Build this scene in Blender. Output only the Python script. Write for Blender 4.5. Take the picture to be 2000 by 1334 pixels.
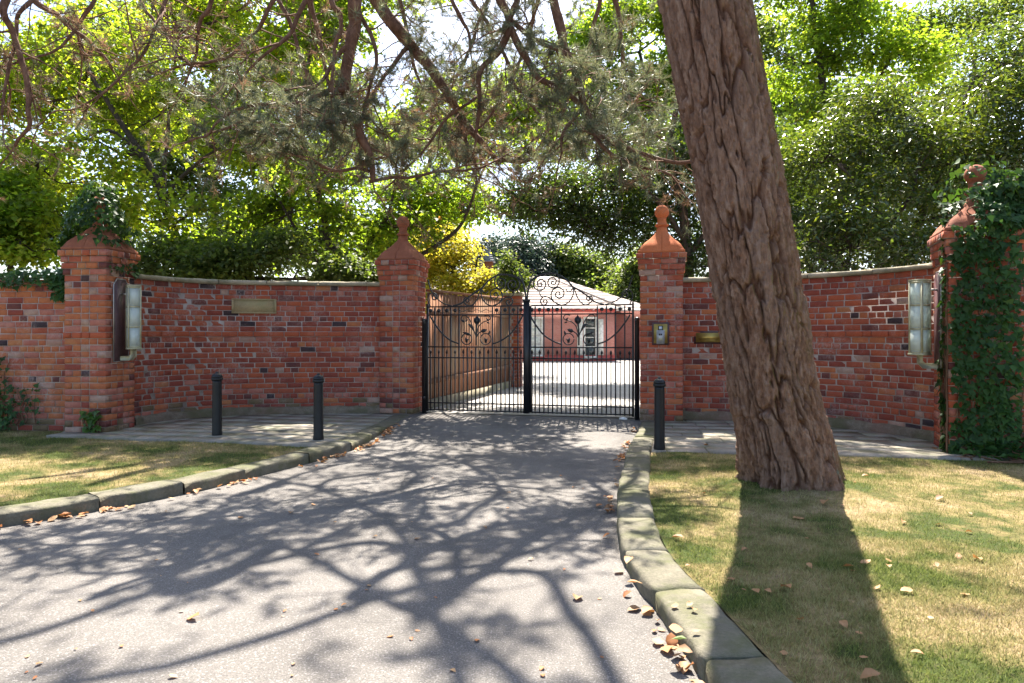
import bpy, math, random
import numpy as np
from mathutils import Matrix, Vector

for o in list(bpy.data.objects): bpy.data.objects.remove(o)
S = bpy.context.scene
COL = S.collection
R = math.radians
random.seed(7); rng = np.random.default_rng(7)

# ------------------------------------------------------------------ camera, sky, sun, exposure
CAM_H = 1.26; FPX = 1333.0; HOR = 656.0
cam_d = bpy.data.cameras.new('camera'); cam = bpy.data.objects.new('camera', cam_d); COL.objects.link(cam)
cam.location = (0, 0, CAM_H); cam.rotation_euler = (R(90), 0, 0)
cam_d.sensor_width = 36; cam_d.lens = 36*FPX/2000; cam_d.shift_y = -(667-HOR)/2000
cam_d.clip_start = 0.05; cam_d.clip_end = 2000
S.camera = cam
SUN_EL, SUN_AZ = 57.0, 7.0          # azimuth clockwise from +Y (the view direction): the sun stands behind the scene
w = bpy.data.worlds.new('World'); S.world = w; w.use_nodes = True
nt = w.node_tree; nt.nodes.clear()
sky = nt.nodes.new('ShaderNodeTexSky'); sky.sky_type = 'NISHITA'; sky.sun_disc = False
sky.sun_elevation = R(SUN_EL); sky.sun_rotation = R(SUN_AZ); sky.air_density = 1.0; sky.dust_density = 2.0; sky.ozone_density = 1.0
bg = nt.nodes.new('ShaderNodeBackground'); bg.inputs['Strength'].default_value = 0.085
wo = nt.nodes.new('ShaderNodeOutputWorld')
nt.links.new(sky.outputs[0], bg.inputs['Color']); nt.links.new(bg.outputs[0], wo.inputs['Surface'])
sd = bpy.data.lights.new('sun', 'SUN'); sd.energy = 5.0; sd.angle = R(0.53); sd.color = (1.0, 0.93, 0.82)
sun = bpy.data.objects.new('sun', sd); COL.objects.link(sun)
sv = Vector((math.sin(R(SUN_AZ))*math.cos(R(SUN_EL)), math.cos(R(SUN_AZ))*math.cos(R(SUN_EL)), math.sin(R(SUN_EL))))
sun.rotation_euler = sv.to_track_quat('Z', 'Y').to_euler(); sun.location = (0, 30, 40)
S.view_settings.view_transform = 'Standard'; S.view_settings.look = 'None'; S.view_settings.gamma = 1
S.view_settings.exposure = 2.15
S.render.engine = 'CYCLES'
S.cycles.max_bounces = 7; S.cycles.diffuse_bounces = 3; S.cycles.glossy_bounces = 2; S.cycles.transmission_bounces = 5

# ------------------------------------------------------------------ helpers
def at(px, py, Z):
    """photograph pixel at distance Z -> point"""
    return np.array([(px-1000)/FPX*Z, Z, CAM_H+(HOR-py)/FPX*Z])
def ground(px, py, z=0.0):
    Z = (CAM_H-z)*FPX/(py-HOR); return np.array([(px-1000)/FPX*Z, Z, z])

def lat(ix, iy, iz, seed):
    h = (ix*374761393 + iy*668265263 + iz*2147483647 + seed*144665) & 0xffffffff
    h = ((h ^ (h >> 13))*1274126177) & 0xffffffff
    h = h ^ (h >> 16)
    return (h & 0xffff)/65535.0
def vnoise(P, scale=1.0, seed=0):
    P = np.asarray(P, float)*scale; I = np.floor(P).astype(np.int64); f = P-I; f = f*f*(3-2*f)
    out = 0
    for dx in (0, 1):
        for dy in (0, 1):
            for dz in (0, 1):
                wgt = (f[:, 0] if dx else 1-f[:, 0])*(f[:, 1] if dy else 1-f[:, 1])*(f[:, 2] if dz else 1-f[:, 2])
                out = out + wgt*lat(I[:, 0]+dx, I[:, 1]+dy, I[:, 2]+dz, seed)
    return out
def fbm(P, scale, octv=3, seed=0):
    o = 0; a = 1; t = 0
    for i in range(octv):
        o = o+a*vnoise(P, scale*2**i, seed+i); t += a; a *= .5
    return o/t

def mesh_np(name, V, F, mats=(), midx=None, smooth=False):
    """F: (n,k) int array or list of such arrays"""
    me = bpy.data.meshes.new(name)
    if not isinstance(F, list): F = [F]
    F = [np.asarray(f, np.int32) for f in F if len(f)]
    V = np.asarray(V, np.float32)
    me.vertices.add(len(V)); me.vertices.foreach_set('co', V.ravel())
    loops = np.concatenate([f.ravel() for f in F]); tot = np.concatenate([np.full(len(f), f.shape[1], np.int32) for f in F])
    start = np.concatenate([[0], np.cumsum(tot)[:-1]]).astype(np.int32)
    me.loops.add(len(loops)); me.loops.foreach_set('vertex_index', loops)
    me.polygons.add(len(tot)); me.polygons.foreach_set('loop_start', start); me.polygons.foreach_set('loop_total', tot)
    for m in mats: me.materials.append(m)
    if midx is not None: me.polygons.foreach_set('material_index', np.asarray(midx, np.int32))
    if smooth: me.polygons.foreach_set('use_smooth', np.ones(len(tot), bool))
    me.update(calc_edges=True); me.validate()
    return me
def link(name, me, parent=None, loc=(0, 0, 0), rz=0.0):
    o = bpy.data.objects.new(name, me); COL.objects.link(o); o.location = loc; o.rotation_euler = (0, 0, rz)
    if parent is not None: o.parent = parent
    return o
def tag(o, label=None, cat=None, group=None, kind=None):
    if label: o['label'] = label
    if cat: o['category'] = cat
    if group: o['group'] = group
    if kind: o['kind'] = kind
    return o
def thing(name, label, cat, loc=(0, 0, 0), rz=0.0, group=None):
    o = bpy.data.objects.new(name, None); COL.objects.link(o); o.empty_display_size = .1
    o.location = loc; o.rotation_euler = (0, 0, rz); return tag(o, label, cat, group)

class MB:
    """collects pieces; build() makes ONE mesh object (verts in world space unless local)"""
    def __init__(s): s.V = []; s.F = {}; s.n = 0
    def add(s, V, F):
        V = np.asarray(V, float)
        for f in F: s.F.setdefault(len(f), []).append([i+s.n for i in f])
        s.V.append(V); s.n += len(V); return s
    def addn(s, V, F):
        V = np.asarray(V, float); F = np.asarray(F)+s.n
        s.F.setdefault(F.shape[1], []).extend(F.tolist()); s.V.append(V); s.n += len(V); return s
    def box(s, x0, x1, y0, y1, z0, z1, M=None):
        V = np.array([[x, y, z] for z in (z0, z1) for y in (y0, y1) for x in (x0, x1)], float)
        if M is not None: V = xf(V, M)
        return s.add(V, [(0, 2, 3, 1), (4, 5, 7, 6), (0, 1, 5, 4), (2, 6, 7, 3), (0, 4, 6, 2), (1, 3, 7, 5)])
    def tube(s, P, r, n=6, cap=True):
        V, F, C = tube(P, r, n); s.addn(V, F)
        if cap:
            k = s.n-len(V)
            s.F.setdefault(n, []).append([k+i for i in range(n)][::-1]); s.F.setdefault(n, []).append([s.n-n+i for i in range(n)])
        return s
    def lathe(s, prof, n=20, c=(0, 0, 0)):
        V = []; F = []
        for r_, z in prof:
            for i in range(n): a = 2*math.pi*i/n; V.append((c[0]+r_*math.cos(a), c[1]+r_*math.sin(a), c[2]+z))
        for k in range(len(prof)-1):
            for i in range(n): F.append((k*n+i, k*n+(i+1) % n, (k+1)*n+(i+1) % n, (k+1)*n+i))
        F.append(tuple(range(n))[::-1]); F.append(tuple(range((len(prof)-1)*n, len(prof)*n)))
        return s.add(V, F)
    def build(s, name, mat, parent=None, off=None, smooth=False, loc=(0, 0, 0)):
        V = np.concatenate(s.V)
        if off is not None: V = V-np.asarray(off)
        me = mesh_np(name, V, [np.array(f) for f in s.F.values()], [mat] if mat else [], smooth=smooth)
        return link(name, me, parent, loc)
def xf(V, M):
    V = np.asarray(V, float); M = np.array(M); return V@M[:3, :3].T+M[:3, 3]
def frames(P):
    P = np.asarray(P, float); T = np.gradient(P, axis=0); T /= np.linalg.norm(T, axis=1)[:, None]+1e-9
    up = np.array([0, 0, 1.0]) if abs(T[0][2]) < .9 else np.array([1.0, 0, 0])
    N = np.zeros_like(T); n = np.cross(T[0], up); n /= np.linalg.norm(n); 
    for i in range(len(P)):
        n = n-T[i]*np.dot(n, T[i]); n /= np.linalg.norm(n)+1e-9; N[i] = n
    return T, N, np.cross(T, N)
def tube(P, r, n=6):
    P = np.asarray(P, float); r = np.broadcast_to(np.asarray(r, float), (len(P),)); T, N, B = frames(P)
    a = np.arange(n)*2*math.pi/n
    V = P[:, None, :]+r[:, None, None]*(np.cos(a)[None, :, None]*N[:, None, :]+np.sin(a)[None, :, None]*B[:, None, :])
    k = np.arange(len(P)-1)[:, None]*n; i = np.arange(n)[None, :]; j = (i+1) % n
    F = np.stack([k+i, k+j, k+n+j, k+n+i], -1).reshape(-1, 4)
    return V.reshape(-1, 3), F, None
def spline(P, m=8):
    P = [np.asarray(p, float) for p in P]
    Q = [2*P[0]-P[1]]+P+[2*P[-1]-P[-2]]; out = []
    for i in range(1, len(Q)-2):
        for k in range(m):
            t = k/m; p0, p1, p2, p3 = Q[i-1:i+3]
            out.append(.5*((2*p1)+(-p0+p2)*t+(2*p0-5*p1+4*p2-p3)*t*t+(-p0+3*p1-3*p2+p3)*t**3))
    out.append(P[-1]); return np.array(out)
class Path:
    def __init__(s, P):
        s.P = np.asarray(P, float)[:, :2]; d = np.linalg.norm(np.diff(s.P, axis=0), axis=1); s.s = np.concatenate([[0], np.cumsum(d)]); s.L = s.s[-1]
    def at(s, t):
        return np.array([np.interp(t, s.s, s.P[:, 0]), np.interp(t, s.s, s.P[:, 1])])
    def tan(s, t, e=.06):
        d = s.at(min(s.L, t+e))-s.at(max(0, t-e)); return d/np.linalg.norm(d)
    def find_u(s, px):
        u = (px-1000)/FPX; q = np.linspace(0, s.L, 800); P = np.array([s.at(t) for t in q]); return q[np.argmin(abs(P[:, 0]/P[:, 1]-u))]

# ------------------------------------------------------------------ materials
class N:
    def __init__(s, name):
        s.m = bpy.data.materials.new(name); s.m.use_nodes = True; s.t = s.m.node_tree; s.t.nodes.clear()
        s.out = s.n('OutputMaterial'); s.geo = s.n('NewGeometry')
    def n(s, t, **k):
        x = s.t.nodes.new('ShaderNode'+t)
        for a, b in k.items(): setattr(x, a, b)
        return x
    def l(s, a, b): s.t.links.new(a, b)
    def val(s, x, inp):
        if hasattr(x, 'is_output'): s.l(x, inp)
        else: inp.default_value = x
    def noise(s, scale, detail=4, rough=.55, vec=None, dist=0):
        x = s.n('TexNoise'); x.inputs['Scale'].default_value = scale; x.inputs['Detail'].default_value = detail; x.inputs['Roughness'].default_value = rough; x.inputs['Distortion'].default_value = dist
        s.l(vec if vec is not None else s.geo.outputs['Position'], x.inputs['Vector']); return x.outputs['Fac']
    def ramp(s, fac, stops, interp='LINEAR'):
        x = s.n('ValToRGB'); x.color_ramp.interpolation = interp; e = x.color_ramp.elements
        while len(e) < len(stops): e.new(.5)
        for el, (p, c) in zip(e, stops):
            el.position = p; el.color = (c, c, c, 1) if isinstance(c, (int, float)) else (*c, 1)
        s.l(fac, x.inputs[0]); return x.outputs[0]
    def mix(s, fac, a, b, mode='MIX'):
        x = s.n('Mix', data_type='RGBA', blend_type=mode)
        s.val(fac, x.inputs[0])
        for v, i in ((a, 6), (b, 7)):
            if isinstance(v, (tuple, list)): x.inputs[i].default_value = (*v, 1)
            elif isinstance(v, (int, float)): x.inputs[i].default_value = (v, v, v, 1)
            else: s.l(v, x.inputs[i])
        return x.outputs[2]
    def math(s, op, a, b=0.0):
        x = s.n('Math', operation=op); s.val(a, x.inputs[0]); s.val(b, x.inputs[1]); return x.outputs[0]
    def scaled(s, v):
        x = s.n('Mapping'); x.inputs['Scale'].default_value = v; s.l(s.geo.outputs['Position'], x.inputs['Vector']); return x.outputs[0]
    def bump(s, h, strength=.4, dist=.01):
        x = s.n('Bump'); x.inputs['Strength'].default_value = strength; x.inputs['Distance'].default_value = dist; s.l(h, x.inputs['Height']); return x.outputs[0]
    def bsdf(s, col, rough=.8, spec=.3, metal=0, normal=None, **kw):
        x = s.n('BsdfPrincipled')
        if isinstance(col, (tuple, list)): x.inputs['Base Color'].default_value = (*col, 1)
        else: s.l(col, x.inputs['Base Color'])
        s.val(rough, x.inputs['Roughness']); x.inputs['Specular IOR Level'].default_value = spec; x.inputs['Metallic'].default_value = metal
        if normal is not None: s.l(normal, x.inputs['Normal'])
        for k, v in kw.items(): x.inputs[k].default_value = v
        return x
    def done(s, sh): s.l(sh.outputs[0], s.out.inputs['Surface']); return s.m

def brick_mat(name, c, c2):
    k = N(name); oi = k.n('ObjectInfo')
    base = k.mix(k.ramp(k.noise(9, 4), [(.35, 0), (.7, 1)]), c, c2)
    base = k.mix(k.ramp(k.noise(60, 3, .7), [(.3, .65), (.75, 1.15)]), (0, 0, 0), base, 'MIX') if False else base
    base = k.mix(k.math('MULTIPLY', k.ramp(k.noise(70, 3, .7), [(.42, 1), (.6, 0)]), .35), base, (c[0]*.5, c[1]*.5, c[2]*.6))
    st = k.ramp(k.noise(2.3, 5, .65), [(.50, 0), (.66, 1)])         # pale lime bloom in patches
    st = k.math('MULTIPLY', st, k.ramp(k.noise(40, 3), [(.38, 0), (.70, .55)]))
    base = k.mix(st, base, (.46, .36, .33))
    so = k.ramp(k.noise(1.7, 5, .7), [(.58, 0), (.72, .55)])        # soot patches
    base = k.mix(so, base, (.10, .055, .05))
    nb = k.bump(k.math('ADD', k.noise(140, 4, .7), k.math('MULTIPLY', k.noise(35, 3), .8)), .7, .004)
    return k.done(k.bsdf(base, .88, .2, normal=nb))
BC = {
 'red': ((0.388, 0.102, 0.054), (0.316, 0.079, 0.047)), 'orange': ((0.469, 0.164, 0.069), (0.388, 0.117, 0.058)), 'deep': ((0.250, 0.060, 0.041), (0.306, 0.074, 0.047)),
 'purple': ((0.133, 0.049, 0.044), (0.204, 0.066, 0.049)), 'pink': ((0.449, 0.185, 0.131), (0.367, 0.109, 0.078)), 'tan': ((0.449, 0.190, 0.083), (0.408, 0.126, 0.058)),
 'pale': ((0.431, 0.299, 0.231), (0.367, 0.181, 0.128)), 'dark': ((.045, .035, .04), (.09, .05, .05)), 'moss': ((.15, .115, .06), (.22, .13, .08)), 'band': ((0.439, 0.109, 0.050), (0.377, 0.093, 0.047))}
BM = {k: brick_mat('brick_'+k, *v) for k, v in BC.items()}
BN = list(BM)
def mortar_mat():
    k = N('mortar'); c = k.ramp(k.noise(6, 5), [(.3, (.22, .165, .145)), (.5, (.37, .30, .265)), (.75, (.48, .42, .38))])
    return k.done(k.bsdf(c, .95, .1, normal=k.bump(k.noise(120, 4, .7), .8, .005)))
M_MORTAR = mortar_mat()
def stone_mat(name, a, b, c=None, moss=None, sc=3.0, bump=.5):
    k = N(name); col = k.ramp(k.noise(sc, 6, .65), [(.3, a), (.7, b)])
    col = k.mix(k.math('MULTIPLY', k.ramp(k.noise(55, 4, .7), [(.35, 1), (.6, 0)]), .4), col, tuple(x*.55 for x in a))
    if c: col = k.mix(k.ramp(k.noise(1.1, 4), [(.5, 0), (.7, .8)]), col, c)
    if moss: col = k.mix(k.ramp(k.noise(2.6, 6, .7), [(.46, 0), (.62, .75)]), col, moss)
    h = k.math('ADD', k.noise(90, 5, .7), k.math('MULTIPLY', k.noise(14, 4), 1.5))
    return k.done(k.bsdf(col, .9, .2, normal=k.bump(h, bump, .008)))
M_KERB = stone_mat('kerb_stone', (.115, .105, .078), (.20, .182, .135), (.18, .168, .14), (.095, .10, .045), 5.5, .9)
M_SLAB = stone_mat('flagstone', (.23, .205, .175), (.33, .30, .255), (.30, .235, .185), (.17, .17, .10), 1.6, .45)
M_COPE = stone_mat('coping_stone', (.36, .29, .19), (.46, .40, .30), (.22, .20, .16), (.16, .15, .09), 2.0)
M_FOOT = stone_mat('mossy_footing', (.13, .10, .07), (.27, .22, .17), (.20, .10, .08), (.10, .10, .05), 7, .8)
M_PLAQ = stone_mat('plaque_stone', (.40, .30, .16), (.47, .37, .22), None, (.30, .27, .13), 5)
M_TERRA = stone_mat('terracotta', (.52, .145, .055), (.58, .19, .08), (.44, .12, .06), None, 5, .25)
M_TERRAD = stone_mat('weathered_terracotta', (.27, .095, .055), (.36, .135, .08), (.19, .085, .06), None, 5, .35)
def simple(name, col, rough=.5, spec=.4, metal=0, bump=0, bs=60, var=.25):
    k = N(name); c = k.mix(k.ramp(k.noise(12, 4), [(.3, 0), (.7, 1)]), tuple(x*(1-var) for x in col), tuple(min(1, x*(1+var)) for x in col))
    return k.done(k.bsdf(c, rough, spec, metal, normal=k.bump(k.noise(bs, 3), bump, .003) if bump else None))
M_IRON = simple('black_iron', (.012, .013, .016), .38, .5, 0, .15)
M_BOLL = simple('bollard_paint', (.010, .011, .013), .42, .35, 0, .2)
M_STEEL = simple('weathered_steel', (.42, .41, .40), .42, .5, .8)
M_BRASS = simple('dull_brass', (.50, .36, .10), .42, .5, .75, .15)
M_BRONZE = simple('pale_bronze', (.40, .38, .26), .55, .4, .25, .15)
M_OXIDE = simple('brown_backing', (.085, .045, .05), .45, .4)
M_GREYP = simple('grey_panel', (.36, .36, .37), .4, .5, .3)
M_BLACK = simple('black_plastic', (.015, .015, .016), .4)
M_WHITE = simple('white_paint', (.78, .77, .74), .55)
M_BUTTON = simple('keypad_blue', (.55, .62, .72), .35)
def frosted():
    k = N('frosted_glass'); a = k.bsdf((.82, .88, .86), .3, .5)
    t = k.n('BsdfTranslucent'); t.inputs['Color'].default_value = (.86, .93, .91, 1)
    m = k.n('MixShader'); m.inputs[0].default_value = .55; k.l(a.outputs[0], m.inputs[1]); k.l(t.outputs[0], m.inputs[2])
    return k.done(m)
M_FROST = frosted()
def wood_mat():
    k = N('fence_wood'); v = k.scaled((9, 9, .9)); n = k.noise(3, 6, .7, v)
    c = k.ramp(n, [(.25, (.13, .060, .035)), (.5, (.23, .105, .058)), (.75, (.32, .17, .10))])
    c = k.mix(k.ramp(k.noise(1.2, 3), [(.5, 0), (.7, .5)]), c, (.20, .19, .13))
    return k.done(k.bsdf(c, .85, .2, normal=k.bump(n, .6, .006)))
M_WOOD = wood_mat()
def asphalt():
    k = N('asphalt'); big = k.noise(.7, 5, .6)
    c = k.ramp(big, [(.3, (.105, .095, .086)), (.7, (.172, .158, .144))])
    sp = k.noise(170, 2, .6); c = k.mix(k.ramp(sp, [(.36, .55), (.50, 0)]), c, (.045, .043, .045))
    c = k.mix(k.ramp(k.noise(120, 2, .5), [(.56, 0), (.66, .5)]), c, (.34, .32, .31))
    c = k.mix(k.ramp(k.noise(1.6, 6, .75), [(.52, 0), (.66, .55)]), c, (.07, .066, .063))
    c = k.mix(k.ramp(k.noise(5, 5, .8, k.scaled((1, .25, 1))), [(.58, 0), (.70, .4)]), c, (.21, .195, .18))
    vo = k.n('TexVoronoi'); vo.inputs['Scale'].default_value = 95; k.l(k.geo.outputs['Position'], vo.inputs['Vector'])
    h = k.math('SUBTRACT', k.noise(220, 3, .7), vo.outputs['Distance'])
    return k.done(k.bsdf(c, .9, .25, normal=k.bump(h, .55, .006)))
M_ROAD = asphalt()
def soil():
    k = N('soil'); c = k.ramp(k.noise(2, 6, .7), [(.3, (.05, .035, .022)), (.7, (.11, .085, .05))])
    return k.done(k.bsdf(c, .95, .1, normal=k.bump(k.noise(30, 5, .7), .8, .03)))
M_SOIL = soil()
def lawn():
    k = N('lawn_ground'); a = k.noise(1.5, 5, .65); b = k.noise(26, 4, .7)
    c = k.ramp(a, [(.42, (.06, .085, .022)), (.52, (.24, .19, .08)), (.62, (.38, .28, .16))])
    c = k.mix(k.ramp(b, [(.3, .55), (.6, 0)]), c, (.07, .05, .03))
    return k.done(k.bsdf(c, .95, .1, normal=k.bump(k.noise(70, 4, .75), 1.0, .02)))
M_LAWN = lawn()
def blades():
    k = N('grass_blade'); r = k.geo.outputs['Random Per Island']; a = k.noise(1.5, 5, .65)
    g = k.ramp(r, [(0, (.06, .10, .018)), (.5, (.12, .17, .03)), (1, (.21, .24, .055))])
    d = k.ramp(r, [(0, (.30, .235, .10)), (.5, (.44, .36, .17)), (1, (.54, .46, .26))])
    c = k.mix(k.ramp(a, [(.42, .10), (.62, .88)]), g, d)
    s1 = k.bsdf(c, .7, .2); t = k.n('BsdfTranslucent'); k.l(c, t.inputs['Color'])
    m = k.n('MixShader'); m.inputs[0].default_value = .35; k.l(s1.outputs[0], m.inputs[1]); k.l(t.outputs[0], m.inputs[2]); return k.done(m)
M_BLADE = blades()
def drive_mat():
    k = N('block_paving'); br = k.n('TexBrick'); br.inputs['Scale'].default_value = 2.6; br.inputs['Mortar Size'].default_value = .012
    br.inputs['Color1'].default_value = (.40, .37, .35, 1); br.inputs['Color2'].default_value = (.33, .31, .30, 1); br.inputs['Mortar'].default_value = (.18, .17, .15, 1)
    k.l(k.geo.outputs['Position'], br.inputs['Vector'])
    c = k.mix(k.ramp(k.noise(1.1, 5), [(.4, 0), (.7, .4)]), br.outputs['Color'], (.26, .25, .23))
    return k.done(k.bsdf(c, .9, .2, normal=k.bump(br.outputs['Fac'], .5, -.006)))
M_DRIVE = drive_mat()
def leaf_mat(name, cols, tcol, trans=.45, rough=.42, spec=.4, specks=False):
    k = N(name); r = k.geo.outputs['Random Per Island']
    c = k.ramp(r, [(i/(len(cols)-1), x) for i, x in enumerate(cols)])
    patch = k.ramp(k.noise(.7, 3), [(.35, .65), (.65, 1.25)])
    c = k.mix(1.0, c, patch, 'MULTIPLY')
    tc = k.mix(1.0, k.ramp(r, [(0, tuple(x*.65 for x in tcol)), (.6, tcol), (1, (min(1, tcol[0]*1.4), tcol[1]*1.05, tcol[2]))]+([(.965, (min(1, tcol[0]*1.4), tcol[1]*1.05, tcol[2])), (.97, (.75, .28, .05))] if specks else [])), patch, 'MULTIPLY')
    s1 = k.bsdf(c, rough, spec); t = k.n('BsdfTranslucent'); k.l(tc, t.inputs['Color'])
    m = k.n('MixShader'); m.inputs[0].default_value = trans; k.l(s1.outputs[0], m.inputs[1]); k.l(t.outputs[0], m.inputs[2]); return k.done(m)
L_MAPLE = leaf_mat('maple_leaf', [(.05, .085, .014), (.085, .12, .02), (.12, .14, .025), (.16, .13, .03)], (.44, .60, .03), .62, .5, .2, True)
L_LIME = leaf_mat('lime_leaf', [(.045, .08, .014), (.08, .12, .02), (.11, .13, .02)], (.36, .54, .03), .62, .5, .2, True)
L_YELL = leaf_mat('golden_leaf', [(.12, .13, .02), (.17, .17, .025), (.20, .16, .03)], (.70, .66, .06), .6, .5, .2)
L_DARK = leaf_mat('laurel_leaf', [(.014, .030, .009), (.024, .048, .012), (.045, .07, .016)], (.16, .26, .02), .35, .28, .45)
L_GLOSS = leaf_mat('glossy_leaf', [(.022, .045, .016), (.035, .07, .02), (.065, .085, .02), (.10, .095, .02)], (.24, .36, .025), .30, .25, .5)
L_MID = leaf_mat('mid_leaf', [(.04, .065, .02), (.065, .095, .028), (.10, .12, .035)], (.25, .36, .045), .48, .5, .25)
L_FAR = leaf_mat('far_conifer', [(.022, .045, .034), (.035, .065, .048), (.05, .085, .06)], (.06, .11, .06), .25)
L_IVY = leaf_mat('ivy_leaf', [(.016, .045, .012), (.028, .075, .016), (.055, .12, .028)], (.10, .22, .02), .25, .5, .22)
L_IVYB = leaf_mat('ivy_leaf_bright', [(.05, .11, .02), (.08, .16, .03)], (.25, .36, .04), .4, .35)
L_NEEDLE = leaf_mat('pine_needle', [(.075, .105, .065), (.12, .15, .095), (.19, .21, .14)], (.25, .28, .13), .3, .5)
L_DRYNEED = leaf_mat('dry_needle', [(.13, .075, .04), (.22, .13, .075), (.31, .21, .14)], (.33, .20, .11), .3, .6)
L_FALL = leaf_mat('fallen_leaf_brown', [(.30, .11, .04), (.42, .17, .06), (.36, .21, .10), (.45, .30, .16)], (.45, .2, .06), .2, .6)
L_FALLG = leaf_mat('fallen_leaf_green', [(.12, .18, .06), (.2, .26, .1)], (.2, .3, .08), .2, .6)
def bark_mat(name, cols, sc=(6, 6, 1.5), bump=.8, lich=None):
    k = N(name); n = k.noise(4, 6, .7, k.scaled(sc)); c = k.ramp(n, [(.3, cols[0]), (.5, cols[1]), (.72, cols[2])])
    if lich: c = k.mix(k.ramp(k.noise(3.5, 5, .7, k.scaled((1, 1, .35))), [(.56, 0), (.68, .7)]), c, lich)
    return k.done(k.bsdf(c, .92, .15, normal=k.bump(k.math('ADD', n, k.noise(60, 4)), bump, .012)))
M_LIMB = bark_mat('pine_limb_bark', [(.07, .040, .028), (.145, .078, .053), (.23, .135, .095)], (5, 5, 3))
M_TWIG = bark_mat('twig_bark', [(.09, .05, .035), (.17, .095, .06), (.26, .16, .11)])
M_TRUNK = bark_mat('tree_bark', [(.035, .028, .02), (.065, .05, .035), (.10, .08, .055)])
def pine_bark():
    k = N('pine_trunk_bark'); at1 = k.n('Attribute', attribute_name='plate'); at2 = k.n('Attribute', attribute_name='inner')
    n = k.noise(5, 7, .7, k.scaled((4, 4, 1.3)))
    c = k.ramp(n, [(.30, (.10, .048, .030)), (.48, (.245, .132, .085)), (.70, (.43, .29, .215))])
    c = k.mix(k.math('MULTIPLY', at1.outputs['Fac'], .35), c, (.36, .255, .20))
    c = k.mix(k.math('MULTIPLY', at2.outputs['Fac'], .8), c, (.13, .058, .036))
    pk = k.ramp(k.noise(38, 4, .7), [(.60, 0), (.66, .8)]); c = k.mix(pk, c, (.36, .17, .10))    # fresh flakes
    sx = k.n('SeparateXYZ'); k.l(k.geo.outputs['Normal'], sx.inputs[0])
    alg = k.math('MULTIPLY', k.ramp(k.noise(2.2, 5, .7, k.scaled((1, 1, .4))), [(.44, 0), (.62, .85)]), k.ramp(sx.outputs[0], [(.20, 0), (.75, 1)]))
    c = k.mix(alg, c, (.17, .125, .035))                                                           # algae on the flank
    li = k.ramp(k.noise(5, 6, .75, k.scaled((1.5, 1.5, .22))), [(.63, 0), (.68, .85)]); c = k.mix(k.math('MULTIPLY', li, k.ramp(sx.outputs[0], [(.15, 0), (.5, 1)])), c, (.21, .25, .19))
    h = k.math('ADD', n, k.math('ADD', k.noise(75, 5, .75), k.math('MULTIPLY', k.noise(22, 4, .7, k.scaled((1, 1, .4))), 1.2)))
    return k.done(k.bsdf(c, .93, .15, normal=k.bump(h, 1.0, .022)))
M_PINE = pine_bark()
def house_wall():
    k = N('pink_wall'); br = k.n('TexBrick'); br.inputs['Scale'].default_value = 4.2; br.inputs['Mortar Size'].default_value = .02
    br.inputs['Color1'].default_value = (.50, .20, .17, 1); br.inputs['Color2'].default_value = (.43, .15, .12, 1); br.inputs['Mortar'].default_value = (.45, .33, .30, 1)
    mp = k.n('Mapping'); mp.inputs['Rotation'].default_value = (R(90), 0, 0); k.l(k.geo.outputs['Position'], mp.inputs['Vector']); k.l(mp.outputs[0], br.inputs['Vector'])
    return k.done(k.bsdf(br.outputs['Color'], .9, .2))
M_HWALL = house_wall()
M_HRED = simple('red_band', (.40, .07, .06), .8)
def roof_mat():
    k = N('roof_tile'); c = k.ramp(k.noise(1.6, 5, .7), [(.3, (.34, .27, .24)), (.7, (.48, .41, .37))])
    return k.done(k.bsdf(c, .85, .25, normal=k.bump(k.noise(20, 4), .5, .02)))
M_ROOF = roof_mat()
M_SLATE = simple('grey_slate', (.20, .21, .24), .6)
def glass_mat():
    k = N('window_glass'); return k.done(k.bsdf((.06, .07, .07), .06, .6))
M_GLASS = glass_mat()
M_BLIND = simple('pale_blind', (.62, .64, .62), .6)

# ------------------------------------------------------------------ ground, road, drive
AX = R(13.8)                                                   # the gate line is turned by this angle
GDIR = np.array([math.cos(AX), -math.sin(AX)]); GIN = np.array([math.sin(AX), math.cos(AX)])
me = mesh_np('ground', [(-300, -120, -.2), (300, -120, -.2), (300, 600, -.2), (-300, 600, -.2)], np.array([[0, 1, 2, 3]]), [M_SOIL]); tag(link('ground', me), kind='structure')
def road_z(Y): t = np.clip((Y-7.6)/3.0, 0, 1); return -.105+.093*t*t*(3-2*t)
xs = np.linspace(-16, 14, 61); ys = np.concatenate([np.linspace(-14, 2, 9), np.linspace(2.25, 12.4, 60)])
X, Y = np.meshgrid(xs, ys); Zr = road_z(Y)+.012*(fbm(np.stack([X.ravel(), Y.ravel(), 0*X.ravel()], 1), .6, 2, 3).reshape(X.shape)-.5)
i = np.arange(len(ys)-1)[:, None]*len(xs)+np.arange(len(xs)-1)[None, :]
me = mesh_np('road', np.stack([X.ravel(), Y.ravel(), Zr.ravel()], 1), np.stack([i, i+1, i+len(xs)+1, i+len(xs)], -1).reshape(-1, 4), [M_ROAD], smooth=True); tag(link('road', me), kind='structure')
me = mesh_np('driveway', [(-2.2, 11.45, .0), (-1.2, 11.2, .0), (2.3, 10.4, .0), (16, 10.4, .0), (16, 60, .0), (-9, 60, .0), (-9, 17.5, .0), (.1, 17.5, 0), (-1.5, 12.0, 0)], np.array([[0, 1, 2, 3, 4, 5, 6, 7, 8]]), [M_DRIVE]); tag(link('driveway', me), kind='structure')
me = mesh_np('garden_soil', [(-30, 10.6, -.06), (-1.6, 11.6, -.06), (-1.4, 12, -.06), (0, 17.6, -.06), (-9, 17.6, -.06), (-9, 60, -.06), (-30, 60, -.06)], np.array([[0, 1, 2, 3, 4, 5, 6]]), [M_SOIL]); tag(link('garden_soil', me), kind='structure')

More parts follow.
